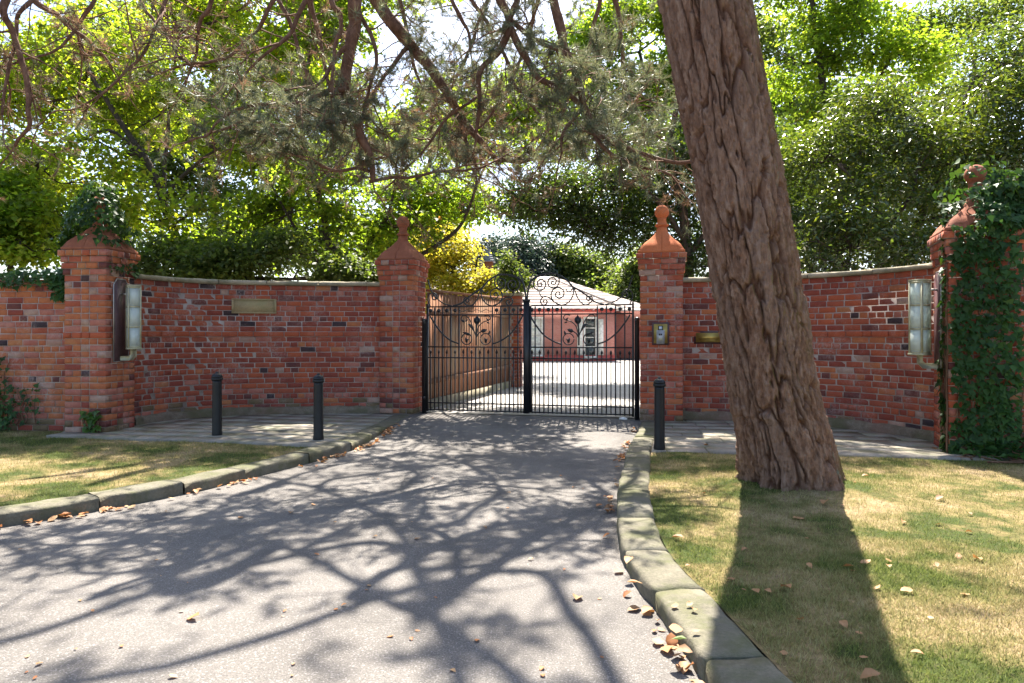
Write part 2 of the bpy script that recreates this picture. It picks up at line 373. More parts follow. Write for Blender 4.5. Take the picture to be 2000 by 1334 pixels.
# kerb lines: road-side top edge, plane z=0
KL = spline([(-1.62, 10.95), (-1.75, 9.4), (-1.88, 8.19), (-2.2, 7.24), (-2.68, 6.15), (-3.10, 5.5), (-3.62, 4.9), (-4.4, 4.25), (-5.6, 3.6), (-7.4, 3.0), (-10, 2.5), (-14, 2.2)], 10)
KR = spline([(1.93, 10.1), (1.62, 8.9), (1.33, 7.78), (.96, 6.09), (.80, 5.25), (.70, 4.42), (.672, 4.0), (.69, 3.6), (.72, 3.37), (.77, 2.62), (.84, 2.1), (1.05, 1.45), (1.6, .75), (2.7, .2), (5, -.3), (10, -.6)], 10)
PL, PR = Path(KL), Path(KR)
KW = .255
def kerb(path, side, name):
    root = link(name, MB().box(-.01, .01, -.01, .01, -.19, -.17).build('tmp', M_SOIL).data); bpy.data.objects.remove(bpy.data.objects['tmp'])
    tag(root, kind='structure'); root.location = (0, 0, 0)
    s = 0.02; k = 0
    while s < path.L-.3:
        L = random.uniform(.62, .92); e = min(s+L, path.L)
        prof = [(0.0, -.19), (0.0, -.045), (.002, -.014), (.009, -.004), (.03, 0), (.13, .004), (KW-.02, 0), (KW, -.012), (KW, -.19)]
        n = 9; V = []; dz = random.uniform(-.008, .006); dj = random.uniform(-.008, .008)
        for q in np.linspace(s, e-random.uniform(.006, .016), n):
            p = path.at(q); t = path.tan(q, .15); nn = np.array([t[1], -t[0]])*side
            for a, z in prof: V.append((*(p+nn*(a+dj)), z+dz))
        V = np.array(V); d = vnoise(V, 7, 5+k)-.5; d2 = vnoise(V, 22, 9+k)-.5
        V[:, 2] += np.where(V[:, 2] > -.1, .014*d+.007*d2, 0); V[:, 0] += .014*d2-.008*d; V[:, 1] += .012*d
        m = len(prof); F = [(i*m+j, (i+1)*m+j, (i+1)*m+j+1, i*m+j+1) for i in range(n-1) for j in range(m-1)]
        if side > 0: F = [f[::-1] for f in F]
        mb = MB().add(V, F); mb.F.setdefault(m, []).append(list(range(m))); mb.F.setdefault(m, []).append(list(range((n-1)*m, n*m))[::-1])
        mb.build('kerb_stone', M_KERB, root, smooth=False)
        s = e; k += 1
    return root
kerb(PL, 1, 'kerb'); kerb(PR, -1, 'kerb')
def back_edge(path, side):
    P = []
    for q in np.linspace(0, path.L, 160):
        p = path.at(q); t = path.tan(q, .15); P.append(p+np.array([t[1], -t[0]])*side*KW)
    return np.array(P)
BL, BR = back_edge(PL, 1), back_edge(PR, -1)
def edge_x(B, y):
    o = np.argsort(B[:, 1]); return np.interp(y, B[o, 1], B[o, 0])
TRUNK0 = np.array([2.376, 5.75])
def lawn_z(x, y):
    d = np.hypot(x-TRUNK0[0], y-TRUNK0[1]); P = np.stack([x, y, 0*x], -1).reshape(-1, 3)
    n = (fbm(P, 1.1, 3, 11)-.5).reshape(np.shape(x))
    return -.022+.05*n+.075*np.exp(-(d/.68)**2)
def lawn_sheet(name, y0, y1, side, B):
    ys = np.linspace(y0, y1, 90); V = []; nx = 90
    for y in ys:
        e = edge_x(B, y); far = -15 if side < 0 else 13
        t = np.linspace(0, 1, nx)**1.6; x = e+(far-e)*t
        z = lawn_z(x, np.full(nx, y)); z = np.minimum(z, np.where(abs(x-e) < .06, -.02, z)); V.append(np.stack([x, np.full(nx, y), z], 1))
    V = np.concatenate(V); i = np.arange(len(ys)-1)[:, None]*nx+np.arange(nx-1)[None, :]
    F = np.stack([i, i+1, i+nx+1, i+nx], -1).reshape(-1, 4)
    if side < 0: F = F[:, ::-1]
    o = tag(link(name, mesh_np(name, V, F, [M_LAWN], smooth=True)), kind='structure')
    return o
FRONT_L = (np.array([-4.9, 8.42]), np.array([-2.3, 7.86])); FRONT_R = (np.array([1.4, 7.50]), np.array([4.75, 7.02]))
def line_y(seg, x): a, b = seg; return a[1]+(b[1]-a[1])*(x-a[0])/(b[0]-a[0])
lawn_sheet('lawn', 2.35, 10.2, -1, BL); lawn_sheet('lawn', .35, 10.2, 1, BR)

# pavements: base sheet and flagstones cut to the kerb and to the lawn edge
def clip(poly, a, n):
    out = []
    for i in range(len(poly)):
        p, q = poly[i], poly[(i+1) % len(poly)]; dp, dq = np.dot(p-a, n), np.dot(q-a, n)
        if dp >= 0: out.append(p)
        if dp*dq < 0: out.append(p+(q-p)*dp/(dp-dq))
    return out
def pavement(name, side, B, seg, org, wallpath, rows):
    base = []
    root = tag(link(name, mesh_np(name, [(0, 0, 0)]*3, np.array([[0, 1, 2]]), [M_SOIL])), kind='structure')
    a, b = seg; d = (b-a)/np.linalg.norm(b-a); nin = np.array([-d[1], d[0]]); y = .0
    sheet = [a, b] if side < 0 else [a, b]
    polys = []
    for r_ in range(rows):
        h = random.uniform(.30, .45); x = -7.0+random.uniform(0, .5)
        while x < 7:
            wd = random.uniform(.4, .7); g = .006
            c = [a+d*(x+g)+nin*(y+g), a+d*(x+wd-g)+nin*(y+g), a+d*(x+wd-g)+nin*(y+h-g), a+d*(x+g)+nin*(y+h-g)]
            x += wd
            ctr = sum(c)/4
            if ctr[0] < -6.4 or ctr[0] > 6.0 or ctr[1] > 12: continue
            j = np.argmin(np.linalg.norm(B-ctr, axis=1)); j = min(max(j, 1), len(B)-2); t = B[j+1]-B[j-1]; t /= np.linalg.norm(t)
            nn = np.array([t[1], -t[0]])*(1 if side < 0 else -1)
            c = clip(c, B[j]+nn*.006, nn)
            if len(c) < 3: continue
            # keep what lies in front of or just under the wall
            cc = sum(c)/len(c); q = wallpath; dist = np.linalg.norm(q-cc, axis=1); jj = np.argmin(dist)
            tt = q[min(jj+1, len(q)-1)]-q[max(jj-1, 0)]; nn2 = np.array([tt[1], -tt[0]])/np.linalg.norm(tt)
            if np.dot(cc-q[jj], nn2) < -.28: continue
            dz = random.uniform(-.004, .003); top = [(*p, dz) for p in c]; bot = [(*p, -.05) for p in c]; k = len(c)
            me = mesh_np('paving_slab', bot+top, [np.array([list(range(k, 2*k))]), np.array([[i, (i+1) % k, k+(i+1) % k, k+i] for i in range(k)])], [M_SLAB])
            link('paving_slab', me, root)
        y += h
    return root

# ------------------------------------------------------------------ bricks
BH, GA = .073, .083
_bm = {}
def brick_verts(L, H, D, seed):
    r_ = np.random.default_rng(seed); c = .005
    V = []
    for z in (-H/2, H/2):
        for (x, y) in ((-L/2, 0), (L/2, 0), (L/2, D), (-L/2, D)): V.append((x, y, z))
    V = np.array(V)
    # chamfered front: inner rectangle on the front plane, outer one set back
    f = np.array([[-L/2+c, 0, -H/2+c], [L/2-c, 0, -H/2+c], [L/2-c, 0, H/2-c], [-L/2+c, 0, H/2-c]])
    f += r_.normal(0, .0016, f.shape); f[:, 1] -= .0005
    o = np.array([[-L/2, c, -H/2], [L/2, c, -H/2], [L/2, c, H/2], [-L/2, c, H/2]]); o[:, [0, 2]] += r_.normal(0, .0014, (4, 2))
    b = np.array([[-L/2, D, -H/2], [L/2, D, -H/2], [L/2, D, H/2], [-L/2, D, H/2]])
    V = np.concatenate([f, o, b])
    F = [(0, 1, 2, 3)]+[(4+i, 4+(i+1) % 4, (i+1) % 4, i) for i in range(4)]+[(8+i, 8+(i+1) % 4, 4+(i+1) % 4, 4+i) for i in range(4)]+[(11, 10, 9, 8)]
    return V, F
def brick_mesh(L, D, col, var):
    key = (round(L, 3), D, col, var)
    if key not in _bm:
        V, F = brick_verts(L, BH, D, var*97+int(L*1000)); q = [f for f in F]
        _bm[key] = mesh_np('brick', V, np.array(q), [BM[col]])
    return _bm[key]
def place_bricks(items, root, rootM):
    """items: (world matrix 4x4 np, L, D, colour); the 300 nearest the camera become parts, the rest one joined part"""
    inv = np.linalg.inv(rootM)
    items = sorted(items, key=lambda t: t[0][0, 3]**2+t[0][1, 3]**2)
    for M, L, D, c in items[:295]:
        o = bpy.data.objects.new('brick', brick_mesh(L, D, c, random.randrange(5))); COL.objects.link(o); o.parent = root
        o.matrix_local = Matrix((inv@M).tolist())
    rest = items[295:]
    if rest:
        VV = []; FF = []; mi = []; n = 0
        for M, L, D, c in rest:
            V, F = brick_verts(L, BH, D, random.randrange(5)*97+int(L*1000)); VV.append(xf(V, inv@M)); FF += [[i+n for i in f] for f in F]; mi += [BN.index(c)]*len(F); n += len(V)
        tag(link('brickwork', mesh_np('brickwork', np.concatenate(VV), np.array(FF), [BM[b] for b in BN], mi), root), kind='stuff')
def mat4(x, y, z, rz, rx=0, sx=1):
    return np.array(Matrix.Translation((x, y, z))@Matrix.Rotation(rz, 4, 'Z')@Matrix.Rotation(rx, 4, 'X')@Matrix.Diagonal((sx, 1, 1, 1)))
def pick(wts): 
    ks = list(wts); return random.choices(ks, [wts[k] for k in ks])[0]
W_STD = dict(red=40, band=12, orange=3, deep=22, purple=8, pink=5, tan=.8, pale=1, dark=1.6)
W_WARM = dict(red=14, orange=40, deep=3, purple=4, pink=22, tan=10, pale=5, dark=2)
W_PIL = dict(red=36, band=18, orange=14, deep=9, purple=3, pink=12, tan=2, pale=3, dark=.8)
W_MOSS = dict(moss=40, purple=14, tan=8, deep=10, pale=10, dark=5)

def brick_wall(name, label, pts, z0, nc, wts, cope=True, band=None, holes=(), foot=False):
    path = Path(pts); root = thing(name, label, 'wall', (*path.at(path.L/2), 0)); rl = np.array([*path.at(path.L/2), 0]); rM = np.eye(4); rM[:3, 3] = rl
    q = np.linspace(0, path.L, max(8, int(path.L/.12))); top = z0+nc*GA
    V = []
    for s in q:
        p = path.at(s); t = path.tan(s); nn = np.array([-t[1], t[0]])
        for a, z in ((.006, z0-.2), (.006, top-.004), (.34, top-.004), (.34, z0-.2)): V.append((*(p+nn*a), z))
    F = [(i*4+j, (i+1)*4+j, (i+1)*4+(j+1) % 4, i*4+(j+1) % 4) for i in range(len(q)-1) for j in range(4)]; m = len(q)
    F = [f[::-1] for f in F]+[(0, 1, 2, 3), (m*4-1, m*4-2, m*4-3, m*4-4)]
    MB().add(V, F).build('wall_core', M_MORTAR, root, rl)
    if foot:
        V = []; pf = ((.02, -.2), (-.050, -.2), (-.046, .02), (-.040, .075), (-.024, .112), (.02, .128)); q = np.linspace(.02, path.L-.02, int(path.L/.05))
        for s in q:
            p = path.at(s); t = path.tan(s); nn = np.array([-t[1], t[0]])
            for a, z in pf: V.append((*(p+nn*a), z))
        V = np.array(V); nz = vnoise(V, 6, 15)-.5; n2 = vnoise(V, 25, 16)-.5; V[:, 2] += np.where(V[:, 2] > 0, .05*nz+.015*n2, 0); V[:, 1] += .02*nz+.012*n2
        m = len(pf); F = [(i*m+j, i*m+j+1, (i+1)*m+j+1, (i+1)*m+j) for i in range(len(q)-1) for j in range(m-1)]
        MB().add(V, F).build('footing', M_FOOT, root, rl)
    items = []
    for k in range(nc):
        z = z0+k*GA+GA/2; header = (k % 5 == 3); L = .1075 if header else .225
        s = -(.0588 if header else (.1175 if k % 2 else 0))*1.0-random.uniform(0, .02)
        while s < path.L:
            l = L*random.uniform(.97, 1.03) if not (not header and random.random() < .08) else .1075
            a, b = max(s, .004), min(s+l, path.L-.004); s += l+.0105
            if b-a < .04: continue
            c = (a+b)/2; p = path.at(c); t = path.tan(c)
            if any(h0 < c < h1 and g0 < z < g1 for h0, h1, g0, g1 in holes): continue
            col = 'band' if (k == band and random.random() < .85) else pick(W_MOSS if (k == 0 or (k == 1 and random.random() < .55) or (k == 2 and random.random() < .2)) else wts)
            out = -.018 if k == band else random.gauss(0, .0018)
            nn = np.array([-t[1], t[0]]); p = p+nn*out
            base = .225 if b-a > .16 else .1075
            items.append((mat4(p[0], p[1], z+random.gauss(0, .0012), math.atan2(t[1], t[0])+random.gauss(0, .006), random.gauss(0, .012), (b-a)/base), base, .06, col))
    place_bricks(items, root, rM)
    if cope:
        s = 0
        while s < path.L-.05:
            l = min(random.uniform(.6, .95), path.L-s); V = []; n = 6
            for c in np.linspace(s+.004, s+l-.004, n):
                p = path.at(c); t = path.tan(c); nn = np.array([-t[1], t[0]])
                for a, z in ((-.045, top), (-.05, top+.045), (-.03, top+.06), (.17, top+.085), (.38, top+.05), (.38, top)): V.append((*(p+nn*(a+random.gauss(0, .002))), z+random.gauss(0, .002)))
            F = [(i*6+j, (i+1)*6+j, (i+1)*6+(j+1) % 6, i*6+(j+1) % 6)[::-1] for i in range(n-1) for j in range(6)]+[tuple(range(6)), tuple(range(n*6-6, n*6))[::-1]]
            MB().add(V, F).build('coping_stone', M_COPE, root, rl); s += l
    return root, path, top

def cap_profile(k): return k
def pillar(label, corner, ang, nc, capmat, a=.66, inward=1, wts=W_PIL, z0=0.0):
    """corner: front corner (front-right if inward=-1 else front-left); front runs along (cos,-sin)"""
    f = np.array([math.cos(ang), -math.sin(ang)]); d = np.array([math.sin(ang), math.cos(ang)])
    c = np.asarray(corner)+(f if inward > 0 else -f)*a/2+d*a/2
    root = thing('brick_pillar', label, 'pillar', (*c, z0), -ang); rM = mat4(c[0], c[1], z0, -ang)
    top = nc*GA
    MB().box(-a/2+.007, a/2-.007, -a/2+.007, a/2-.007, -.25, top-.003).build('pillar_core', M_MORTAR, root)
    items = []
    band = int(nc*.535)
    for k in range(nc):
        ex = 0.0
        if k == nc-4: ex = .014
        if k == nc-3: ex = .028
        if k == nc-2: ex = .033
        if k == nc-1: ex = .056
        if k == band: ex = .012
        A = a+2*ex; z = k*GA+GA/2; rev = k % 2
        if ex > .0125: MB().box(-A/2+.006, A/2-.006, -A/2+.006, A/2-.006, k*GA+.004, (k+1)*GA-.004).build('corbel_core', M_MORTAR, root)
        run = A-.1125+.0; 
        heads = (k == nc-1)
        if heads:
            n = int(round(run/.117)); w_ = run/n-.010; lens = [w_]*n
        else:
            lens = [.225, .1075]; last = run-sum(lens)-.02-.01
            lens.append(max(.06, last))
        for sd in range(4):
            th = sd*math.pi/2
            s = -A/2 if not rev else A/2
            for L in lens:
                m = s+L/2 if not rev else s-L/2
                s = s+(L+.010) if not rev else s-(L+.010)
                base = .225 if L > .16 else .1075
                M = rM@mat4(0, 0, 0, th)@mat4(m, -A/2+random.gauss(0, .0012), z+random.gauss(0, .001), random.gauss(0, .004), random.gauss(0, .008), L/base)
                col = 'band' if (k == band and random.random() < .7) else pick(W_MOSS if k == 0 or (k == 1 and random.random() < .4) else wts)
                # far faces that nothing sees keep only their corner bricks
                items.append((M, base, .1055 if not heads else .1055, col))
    place_bricks(items, root, rM)
    # terracotta cap: square bell rising to a round neck, ring and ball
    cz = top; prof = [(.350, 0, 0), (.362, .012, 0), (.362, .035, 0), (.345, .045, 0), (.330, .075, .02), (.305, .12, .04), (.262, .165, .07), (.215, .205, .12), (.178, .24, .18), (.145, .28, .28), (.115, .315, .45), (.093, .35, .7), (.080, .39, .95), (.073, .43, 1)]
    prof = prof[:7]+[(.277, .2035, .11), (.262, .206, .11), (.272, .2085, .12)]+prof[8:] if False else prof
    AN = sorted([2*math.pi*i/64 for i in range(64)]+[(k_*math.pi/2+e_) % (2*math.pi) for k_ in range(4) for e_ in (-.022, .022)]); n = len(AN); V = []
    for r_, z, rd in prof:
        for th in AN:
            cx, sy = math.cos(th), math.sin(th); sq = 1/max(abs(cx), abs(sy)); rr = r_*(sq*(1-rd)+rd)
            if min(abs(((th/(math.pi/2)) % 1)), 1-((th/(math.pi/2)) % 1)) < .012 and rd < .7: rr -= .016
            rr *= 1-(1-a/.655)*(1-rd); V.append((rr*cx, rr*sy, cz+z))
    F = [(k*n+i, k*n+(i+1) % n, (k+1)*n+(i+1) % n, (k+1)*n+i) for k in range(len(prof)-1) for i in range(n)]
    F += [tuple(range(n))[::-1], tuple(range((len(prof)-1)*n, len(prof)*n))]
    cp = MB().add(V, F).build('cap', capmat, root)
    MB().lathe([(.074, .43), (.098, .44), (.105, .452), (.098, .464), (.078, .474), (.068, .50), (.064, .53), (.070, .56)], 28, (0, 0, cz)).build('neck_ring', capmat, cp, smooth=True)
    MB().lathe([(.066, .555)]+[(.108*math.sin(t), .655-.108*math.cos(t)) for t in np.linspace(.68, math.pi-.02, 14)], 28, (0, 0, cz)).build('ball', capmat, cp, smooth=True)
    return root, c

pl, plc = pillar('left brick gate pillar with ogee terracotta cap and ball, beside the wooden fence', (-1.60, 11.0), AX, 30, M_TERRAD, a=.58, inward=-1)
pr, prc = pillar('right brick gate pillar with bright terracotta ball finial, carrying the entry intercom', (1.91, 10.18), AX, 30, M_TERRA, a=.62)
pfl, pflc = pillar('outer left brick pillar with ivy over its cap and a wall lantern', (-5.30, 8.9), R(6), 29, M_TERRAD, a=.58, inward=-1, wts=W_WARM, z0=-.02)
pfr, pfrc = pillar('outer right brick pillar smothered in dark green ivy', (4.70, 7.35), R(20), 29, M_TERRAD, wts=W_PIL, z0=-.02)

WL = spline([(-5.32, 9.55), (-5.26, 9.95), (-4.95, 10.48), (-4.4, 10.82), (-3.7, 11.02), (-2.9, 11.14), (-2.05, 11.22)], 12)
WR = spline([(2.50, 10.34), (3.05, 10.25), (3.75, 9.98), (4.35, 9.52), (4.78, 8.95), (5.02, 8.35), (5.08, 7.85)], 12)
wl, wlp, wtop = brick_wall('brick_wall', 'curved red brick wall with sandstone plaque, left of the gate', WL, 0.0, 25, W_STD, band=15, foot=True)
wr, wrp, _ = brick_wall('brick_wall', 'curved red brick wall with letter box, behind the pine trunk', WR, 0.0, 25, W_STD, band=15, foot=True)
wol, wolp, _ = brick_wall('brick_wall', 'weathered orange brick wall with ivy on top, at the far left edge', [(-10.2, 9.75), (-8, 9.5), (-5.87, 9.26)], -.04, 25, W_WARM, cope=False)
wor, worp, _ = brick_wall('brick_wall', 'sliver of orange brick wall at the far right edge beyond the ivy', [(5.30, 7.45), (7.0, 6.9), (8.4, 6.4)], -.04, 26, W_WARM)
pavement('pavement', -1, BL, FRONT_L, None, np.array(WL)[:, :2], 10)
pavement('pavement', 1, BR, FRONT_R, None, np.array(WR)[:, :2], 10)

# ------------------------------------------------------------------ wall fittings
def on_wall(path, px, zc):
    s = path.find_u(px); p = path.at(s); t = path.tan(s); return p, math.atan2(t[1], t[0])
p, a_ = on_wall(wlp, 497, 0); M_ = mat4(p[0], p[1], 1.735, a_)
t_ = thing('plaque', 'blank-looking carved sandstone plaque set in the left curved wall', 'plaque', (p[0], p[1], 1.735), a_)
MB().box(-.335, .335, -.022, .05, -.118, .118).build('backing', M_PLAQ, t_)
fr = MB()
for b in ((-.335, .335, .095, .118), (-.335, .335, -.118, -.095), (-.335, -.305, -.095, .095), (.305, .335, -.095, .095)): fr.box(b[0], b[1], -.034, -.0225, b[2], b[3])
fr.build('raised_border', M_PLAQ, t_)
# letter box
p, a_ = on_wall(wrp, 1385, 0)
t_ = thing('letter_box', 'brass letter plate in a dark frame, half hidden by the pine trunk', 'letter box', (p[0], p[1], 1.235), a_)
MB().box(-.22, .22, -.020, .05, -.095, .095).build('frame', M_OXIDE, t_)
MB().box(-.195, .195, -.028, -.0205, -.07, .07).build('plate', M_BRASS, t_)
fl = MB().box(-.165, .165, -.040, -.0285, -.028, .036).build('flap', M_BRASS, t_)
MB().box(-.165, .165, -.037, -.0285, -.045, -.034).build('lower_lip', M_BRASS, t_)
# intercom on the right gate pillar
fdir = GDIR; q = np.array([1.91, 10.18])+fdir*.30-GIN*.0
t_ = thing('intercom', 'brass and grey entry intercom on the right gate pillar', 'intercom', (q[0], q[1], 1.29), -AX)
MB().box(-.125, .125, -.025, .02, -.165, .170).build('backing', M_OXIDE, t_)
MB().box(-.098, .098, -.032, -.0255, -.14, .145).build('plate', M_BRASS, t_)
h_ = MB().box(-.058, .058, -.060, -.0325, -.150, .055).build('speaker_panel', M_GREYP, t_)
MB().box(-.036, .036, -.054, -.0325, .056, .118).build('camera_hood', M_BLACK, t_)
MB().box(-.022, .022, -.058, -.0545, .066, .108).build('lens', M_BUTTON, t_)
MB().box(-.024, -.002, -.064, -.0605, -.022, .004).build('button', M_BLACK, t_); MB().box(.004, .024, -.064, -.0605, -.022, .004).build('button', M_BLACK, t_)
MB().box(-.03, .03, -.0625, -.0605, -.10, -.06).build('grille', M_BRONZE, h_)

def lantern(label, facepoint, nrm, z0):
    nrm = np.asarray(nrm)/np.linalg.norm(nrm); ang = math.atan2(nrm[1], nrm[0])+math.pi/2   # local -Y is outward
    root = thing('wall_lantern', label, 'lantern', (facepoint[0], facepoint[1], z0), ang, 'pair of tall wall lanterns on the outer pillars')
    bp = MB(); V = [(x, y, z) for y in (-.012, -.028) for x, z in ((-.14, -.10), (.14, -.10), (.14, .92), (.08, .99), (-.08, .99), (-.14, .92))]
    bp.add(V, [(0, 1, 2, 3, 4, 5), (11, 10, 9, 8, 7, 6)]+[(i, i+6, (i+1) % 6+6, (i+1) % 6) for i in range(6)])
    bp.build('back_plate', M_OXIDE, root)
    ed = MB(); ed.tube([(-.145, -.02, -.10), (-.145, -.02, .92), (-.08, -.02, 1.0), (.08, -.02, 1.0), (.145, -.02, .92), (.145, -.02, -.10), (-.145, -.02, -.10)], .009, 6); ed.build('edge_strip', M_STEEL, root)
    ar = MB(); ar.add([(x, y, z) for x in (-.03, .03) for y, z in ((-.0285, -.09), (-.0285, -.03), (-.15, -.03), (-.175, -.005), (-.175, .06), (-.225, .06), (-.225, -.03), (-.17, -.09))],
        [tuple(range(8)), tuple(range(15, 7, -1))]+[(i, i+8, (i+1) % 8+8, (i+1) % 8)[::-1] for i in range(8)]); ar.build('bracket', M_BRONZE, root)
    MB().tube([(0, -.0285, .80), (0, -.112, .80)], .012, 8).build('upper_stay', M_STEEL, root)
    cy = -.20; w_ = .072; zb, zt = .085, .90; T45 = lambda k=0: mat4(0, cy, 0, R(45)+k*math.pi/2)
    MB().box(-w_-.014, w_+.014, -w_-.014, w_+.014, .0605, .082, T45()).build('base_tray', M_BRONZE, root)
    MB().box(-w_-.010, w_+.010, -w_-.010, w_+.010, zt+.001, zt+.02, T45()).build('top_plate', M_BRONZE, root)
    for k in range(4): MB().box(-w_-.009, -w_+.009, -w_-.009, -w_+.009, .0825, zt, T45(k)).build('frame_post', M_BRONZE, root)
    for z in (zb+.008, zb+.275, zb+.545, zt-.012):
        rr_ = MB()
        for k in range(4): rr_.box(-w_+.0095, w_-.0095, -w_-.008, -w_+.006, z-.011, z+.011, T45(k))
        rr_.build('frame_rail', M_BRONZE, root)
    for z0_, z1_ in ((zb+.020, zb+.263), (zb+.287, zb+.533), (zb+.557, zt-.024)):
        for k in range(4): MB().box(-w_+.010, w_-.010, -w_-.002, -w_+.002, z0_, z1_, T45(k)).build('pane', M_FROST, root)
    return root
fA = R(6); f = np.array([math.cos(fA), -math.sin(fA)]); d = np.array([math.sin(fA), math.cos(fA)])
lantern('tall frosted glass wall lantern in a greenish frame on the left outer pillar', np.array([-5.30, 8.9])+d*.27, f, 1.02)
fB = R(20); f = np.array([math.cos(fB), -math.sin(fB)]); d = np.array([math.sin(fB), math.cos(fB)])
lantern('tall frosted glass wall lantern in a brass frame beside the ivy-covered pillar', np.array([4.70, 7.35])+d*.36, -f, .98)

def bollard(label, px, py):
    g = ground(px, py); root = thing('bollard', label, 'bollard', tuple(g), random.uniform(-.2, .2), 'black metal bollards on the pavements')
    MB().lathe([(.064, -.12), (.064, .03), (.060, .06), (.056, .67), (.0565, .695)], 28).build('shaft', M_BOLL, root, smooth=False)
    MB().lathe([(.0565, .6955), (.067, .697), (.070, .705), (.070, .722), (.066, .728)], 28).build('collar', M_BOLL, root)
    MB().lathe([(.066, .7285), (.065, .745), (.057, .763), (.042, .778), (.022, .786), (.020, .796), (.013, .803), (.004, .806)], 28).build('cap', M_BOLL, root, smooth=True)
bollard('black bollard furthest left on the pavement, nearer the outer pillar', 424, 850)
bollard('black bollard beside the left kerb, second from the left', 622, 858)
bollard('black bollard on the right-hand kerb in front of the intercom pillar', 1288, 877)

# ------------------------------------------------------------------ the iron gate
GL = np.array([-1.40, 11.20]); GR = np.array([1.86, 10.40]); GD = (GR-GL)/np.linalg.norm(GR-GL); GLEN = np.linalg.norm(GR-GL); gang = math.atan2(GD[1], GD[0])
for lbl, pt, sgn in (('slim black steel hinge post against the left gate pillar', GL-GD*.045, -1), ('slim black steel hinge post against the right gate pillar', GR+GD*.045, 1)):
    t_ = thing('gate_post', lbl, 'gate post', (*pt, 0), gang)
    MB().lathe([(.036, -.1), (.036, 1.50), (.040, 1.505), (.040, 1.53), (.02, 1.545)], 16).build('post', M_IRON, t_)
    for z in (.22, 1.46): MB().box(-.03 if sgn > 0 else .0, .0 if sgn > 0 else .03, -.075, -.03, z, z+.05).build('hinge', M_IRON, t_)
SC = 518.0
def gz(v): return 1.735+(398-v)/SC
LW = GLEN/2
def leaf(label, left):
    # local x runs from the meeting line to the hinge (mirrored for the left leaf)
    org = GL+GD*LW; sg = -1 if left else 1
    root = thing('iron_gate', label, 'gate', (*org, 0), gang)
    gx = lambda v: sg*((v-70)/835.0*(LW-.05)+.012)
    def P(pts, y=0): return [np.array([gx(a), y, gz(b)]) for a, b in pts]
    def bar(n, x, z0, z1, r_=.008, y=0): MB().box(x-r_, x+r_, y-r_, y+r_, z0, z1).build(n, M_IRON, root)
    def scroll(n, pts, r_=.0075, m=6): return MB().tube(spline(P(pts), m), r_*1.45, 6).build(n, M_IRON, root, smooth=True)
    x0, x1 = sg*.02, sg*(LW-.03)
    if left: MB().box(-.045, .045, -.032, .032, .035, 1.80).box(-.055, .055, -.040, .040, 1.801, 1.835).build('meeting_stile', M_IRON, root)
    else: MB().box(.048, .078, -.018, .018, .05, 1.735).build('meeting_stile', M_IRON, root)
    MB().box(min(x1, x1+sg*.03), max(x1, x1+sg*.03), -.022, .022, .03, 1.78).build('hinge_stile', M_IRON, root)
    lo = sg*(.046 if left else .079); L0, L1 = min(lo, x1), max(lo, x1)
    for z in (.055, .17, .905, 1.08, 1.60, 1.735): MB().box(L0, L1, -.011, .011, z-.010, z+.010).build('rail', M_IRON, root)
    nb = 12
    for k in range(1, nb):
        x = sg*LW*k/nb; pan = 4 < k < 8
        bar('bar', x, .04, 1.068 if pan else 1.722, .0098, -.0002)
    for k in range(nb):
        x = sg*LW*(k+.5)/nb
        if k == 0: x += sg*.02
        bar('dog_bar', x, .04, .965, .008, .0003)
        V = [(x+a*.019, b*.008, z) for z, a, b in ((.965, -.3, -1), (.965, .3, -1), (.965, .3, 1), (.965, -.3, 1))]+[(x-.021, 0, .995), (x+.021, 0, .995), (x, 0, 1.05)]
        MB().add(V, [(0, 1, 5), (0, 5, 6), (0, 6, 4), (3, 4, 6), (3, 6, 5), (3, 5, 2), (0, 4, 3), (1, 2, 5), (0, 3, 2, 1)]).build('spearhead', M_IRON, root)
    for k in (0, 1, 2, 3, 8, 9, 10, 11):
        x = sg*LW*(k+.5)/nb+(sg*.02 if k == 0 else 0)
        th = np.linspace(0, 2*math.pi, 17)[:-1]; V = [(x+.030*math.cos(t), y, 1.672+.030*math.sin(t)) for y in (-.008, .008) for t in th]
        mb = MB().add(V, [tuple(range(16)), tuple(range(31, 15, -1))]+[(i, 16+i, 16+(i+1) % 16, (i+1) % 16) for i in range(16)]); mb.box(x-.005, x+.005, -.005, .005, 1.611, 1.645); mb.build('disc', M_IRON, root)
    xw = np.linspace(sg*LW*4/nb, sg*LW*8/nb, 40); MB().tube([(x, 0, 1.668+.014*math.sin(abs(x)*40)) for x in xw], .005, 5).build('wavy_strip', M_IRON, root, smooth=True)
    # swag: sweeping from both top corners down to the foot of the flower panel
    scroll('swag', [(92, 470), (130, 540), (200, 630), (280, 685), (352, 712)], .0095); scroll('swag', [(640, 710), (715, 680), (790, 620), (850, 545), (893, 478)], .0095)
    # crest
    scroll('crest_arch', [(70, 350), (74, 290), (88, 225), (120, 178), (170, 150), (235, 138), (300, 140), (360, 168), (405, 205), (440, 245), (500, 282), (560, 325), (620, 372), (690, 392)], .0105)
    scroll('crest_scroll', [(215, 150), (150, 165), (123, 205), (128, 248), (165, 275), (205, 262), (222, 228), (208, 195), (178, 185), (155, 205), (158, 232), (178, 242), (192, 225), (180, 213)])
    scroll('crest_scroll', [(322, 150), (333, 200), (318, 240), (285, 255), (252, 242), (240, 208), (255, 178), (285, 170), (306, 188), (304, 215), (285, 228), (268, 215), (275, 200), (288, 202)])
    scroll('crest_scroll', [(440, 245), (447, 300), (430, 345), (395, 382), (345, 394), (300, 375), (272, 340), (267, 300), (288, 265), (322, 252), (356, 265), (371, 297), (360, 328), (332, 340), (308, 326), (303, 302), (320, 288), (338, 298), (332, 315)])
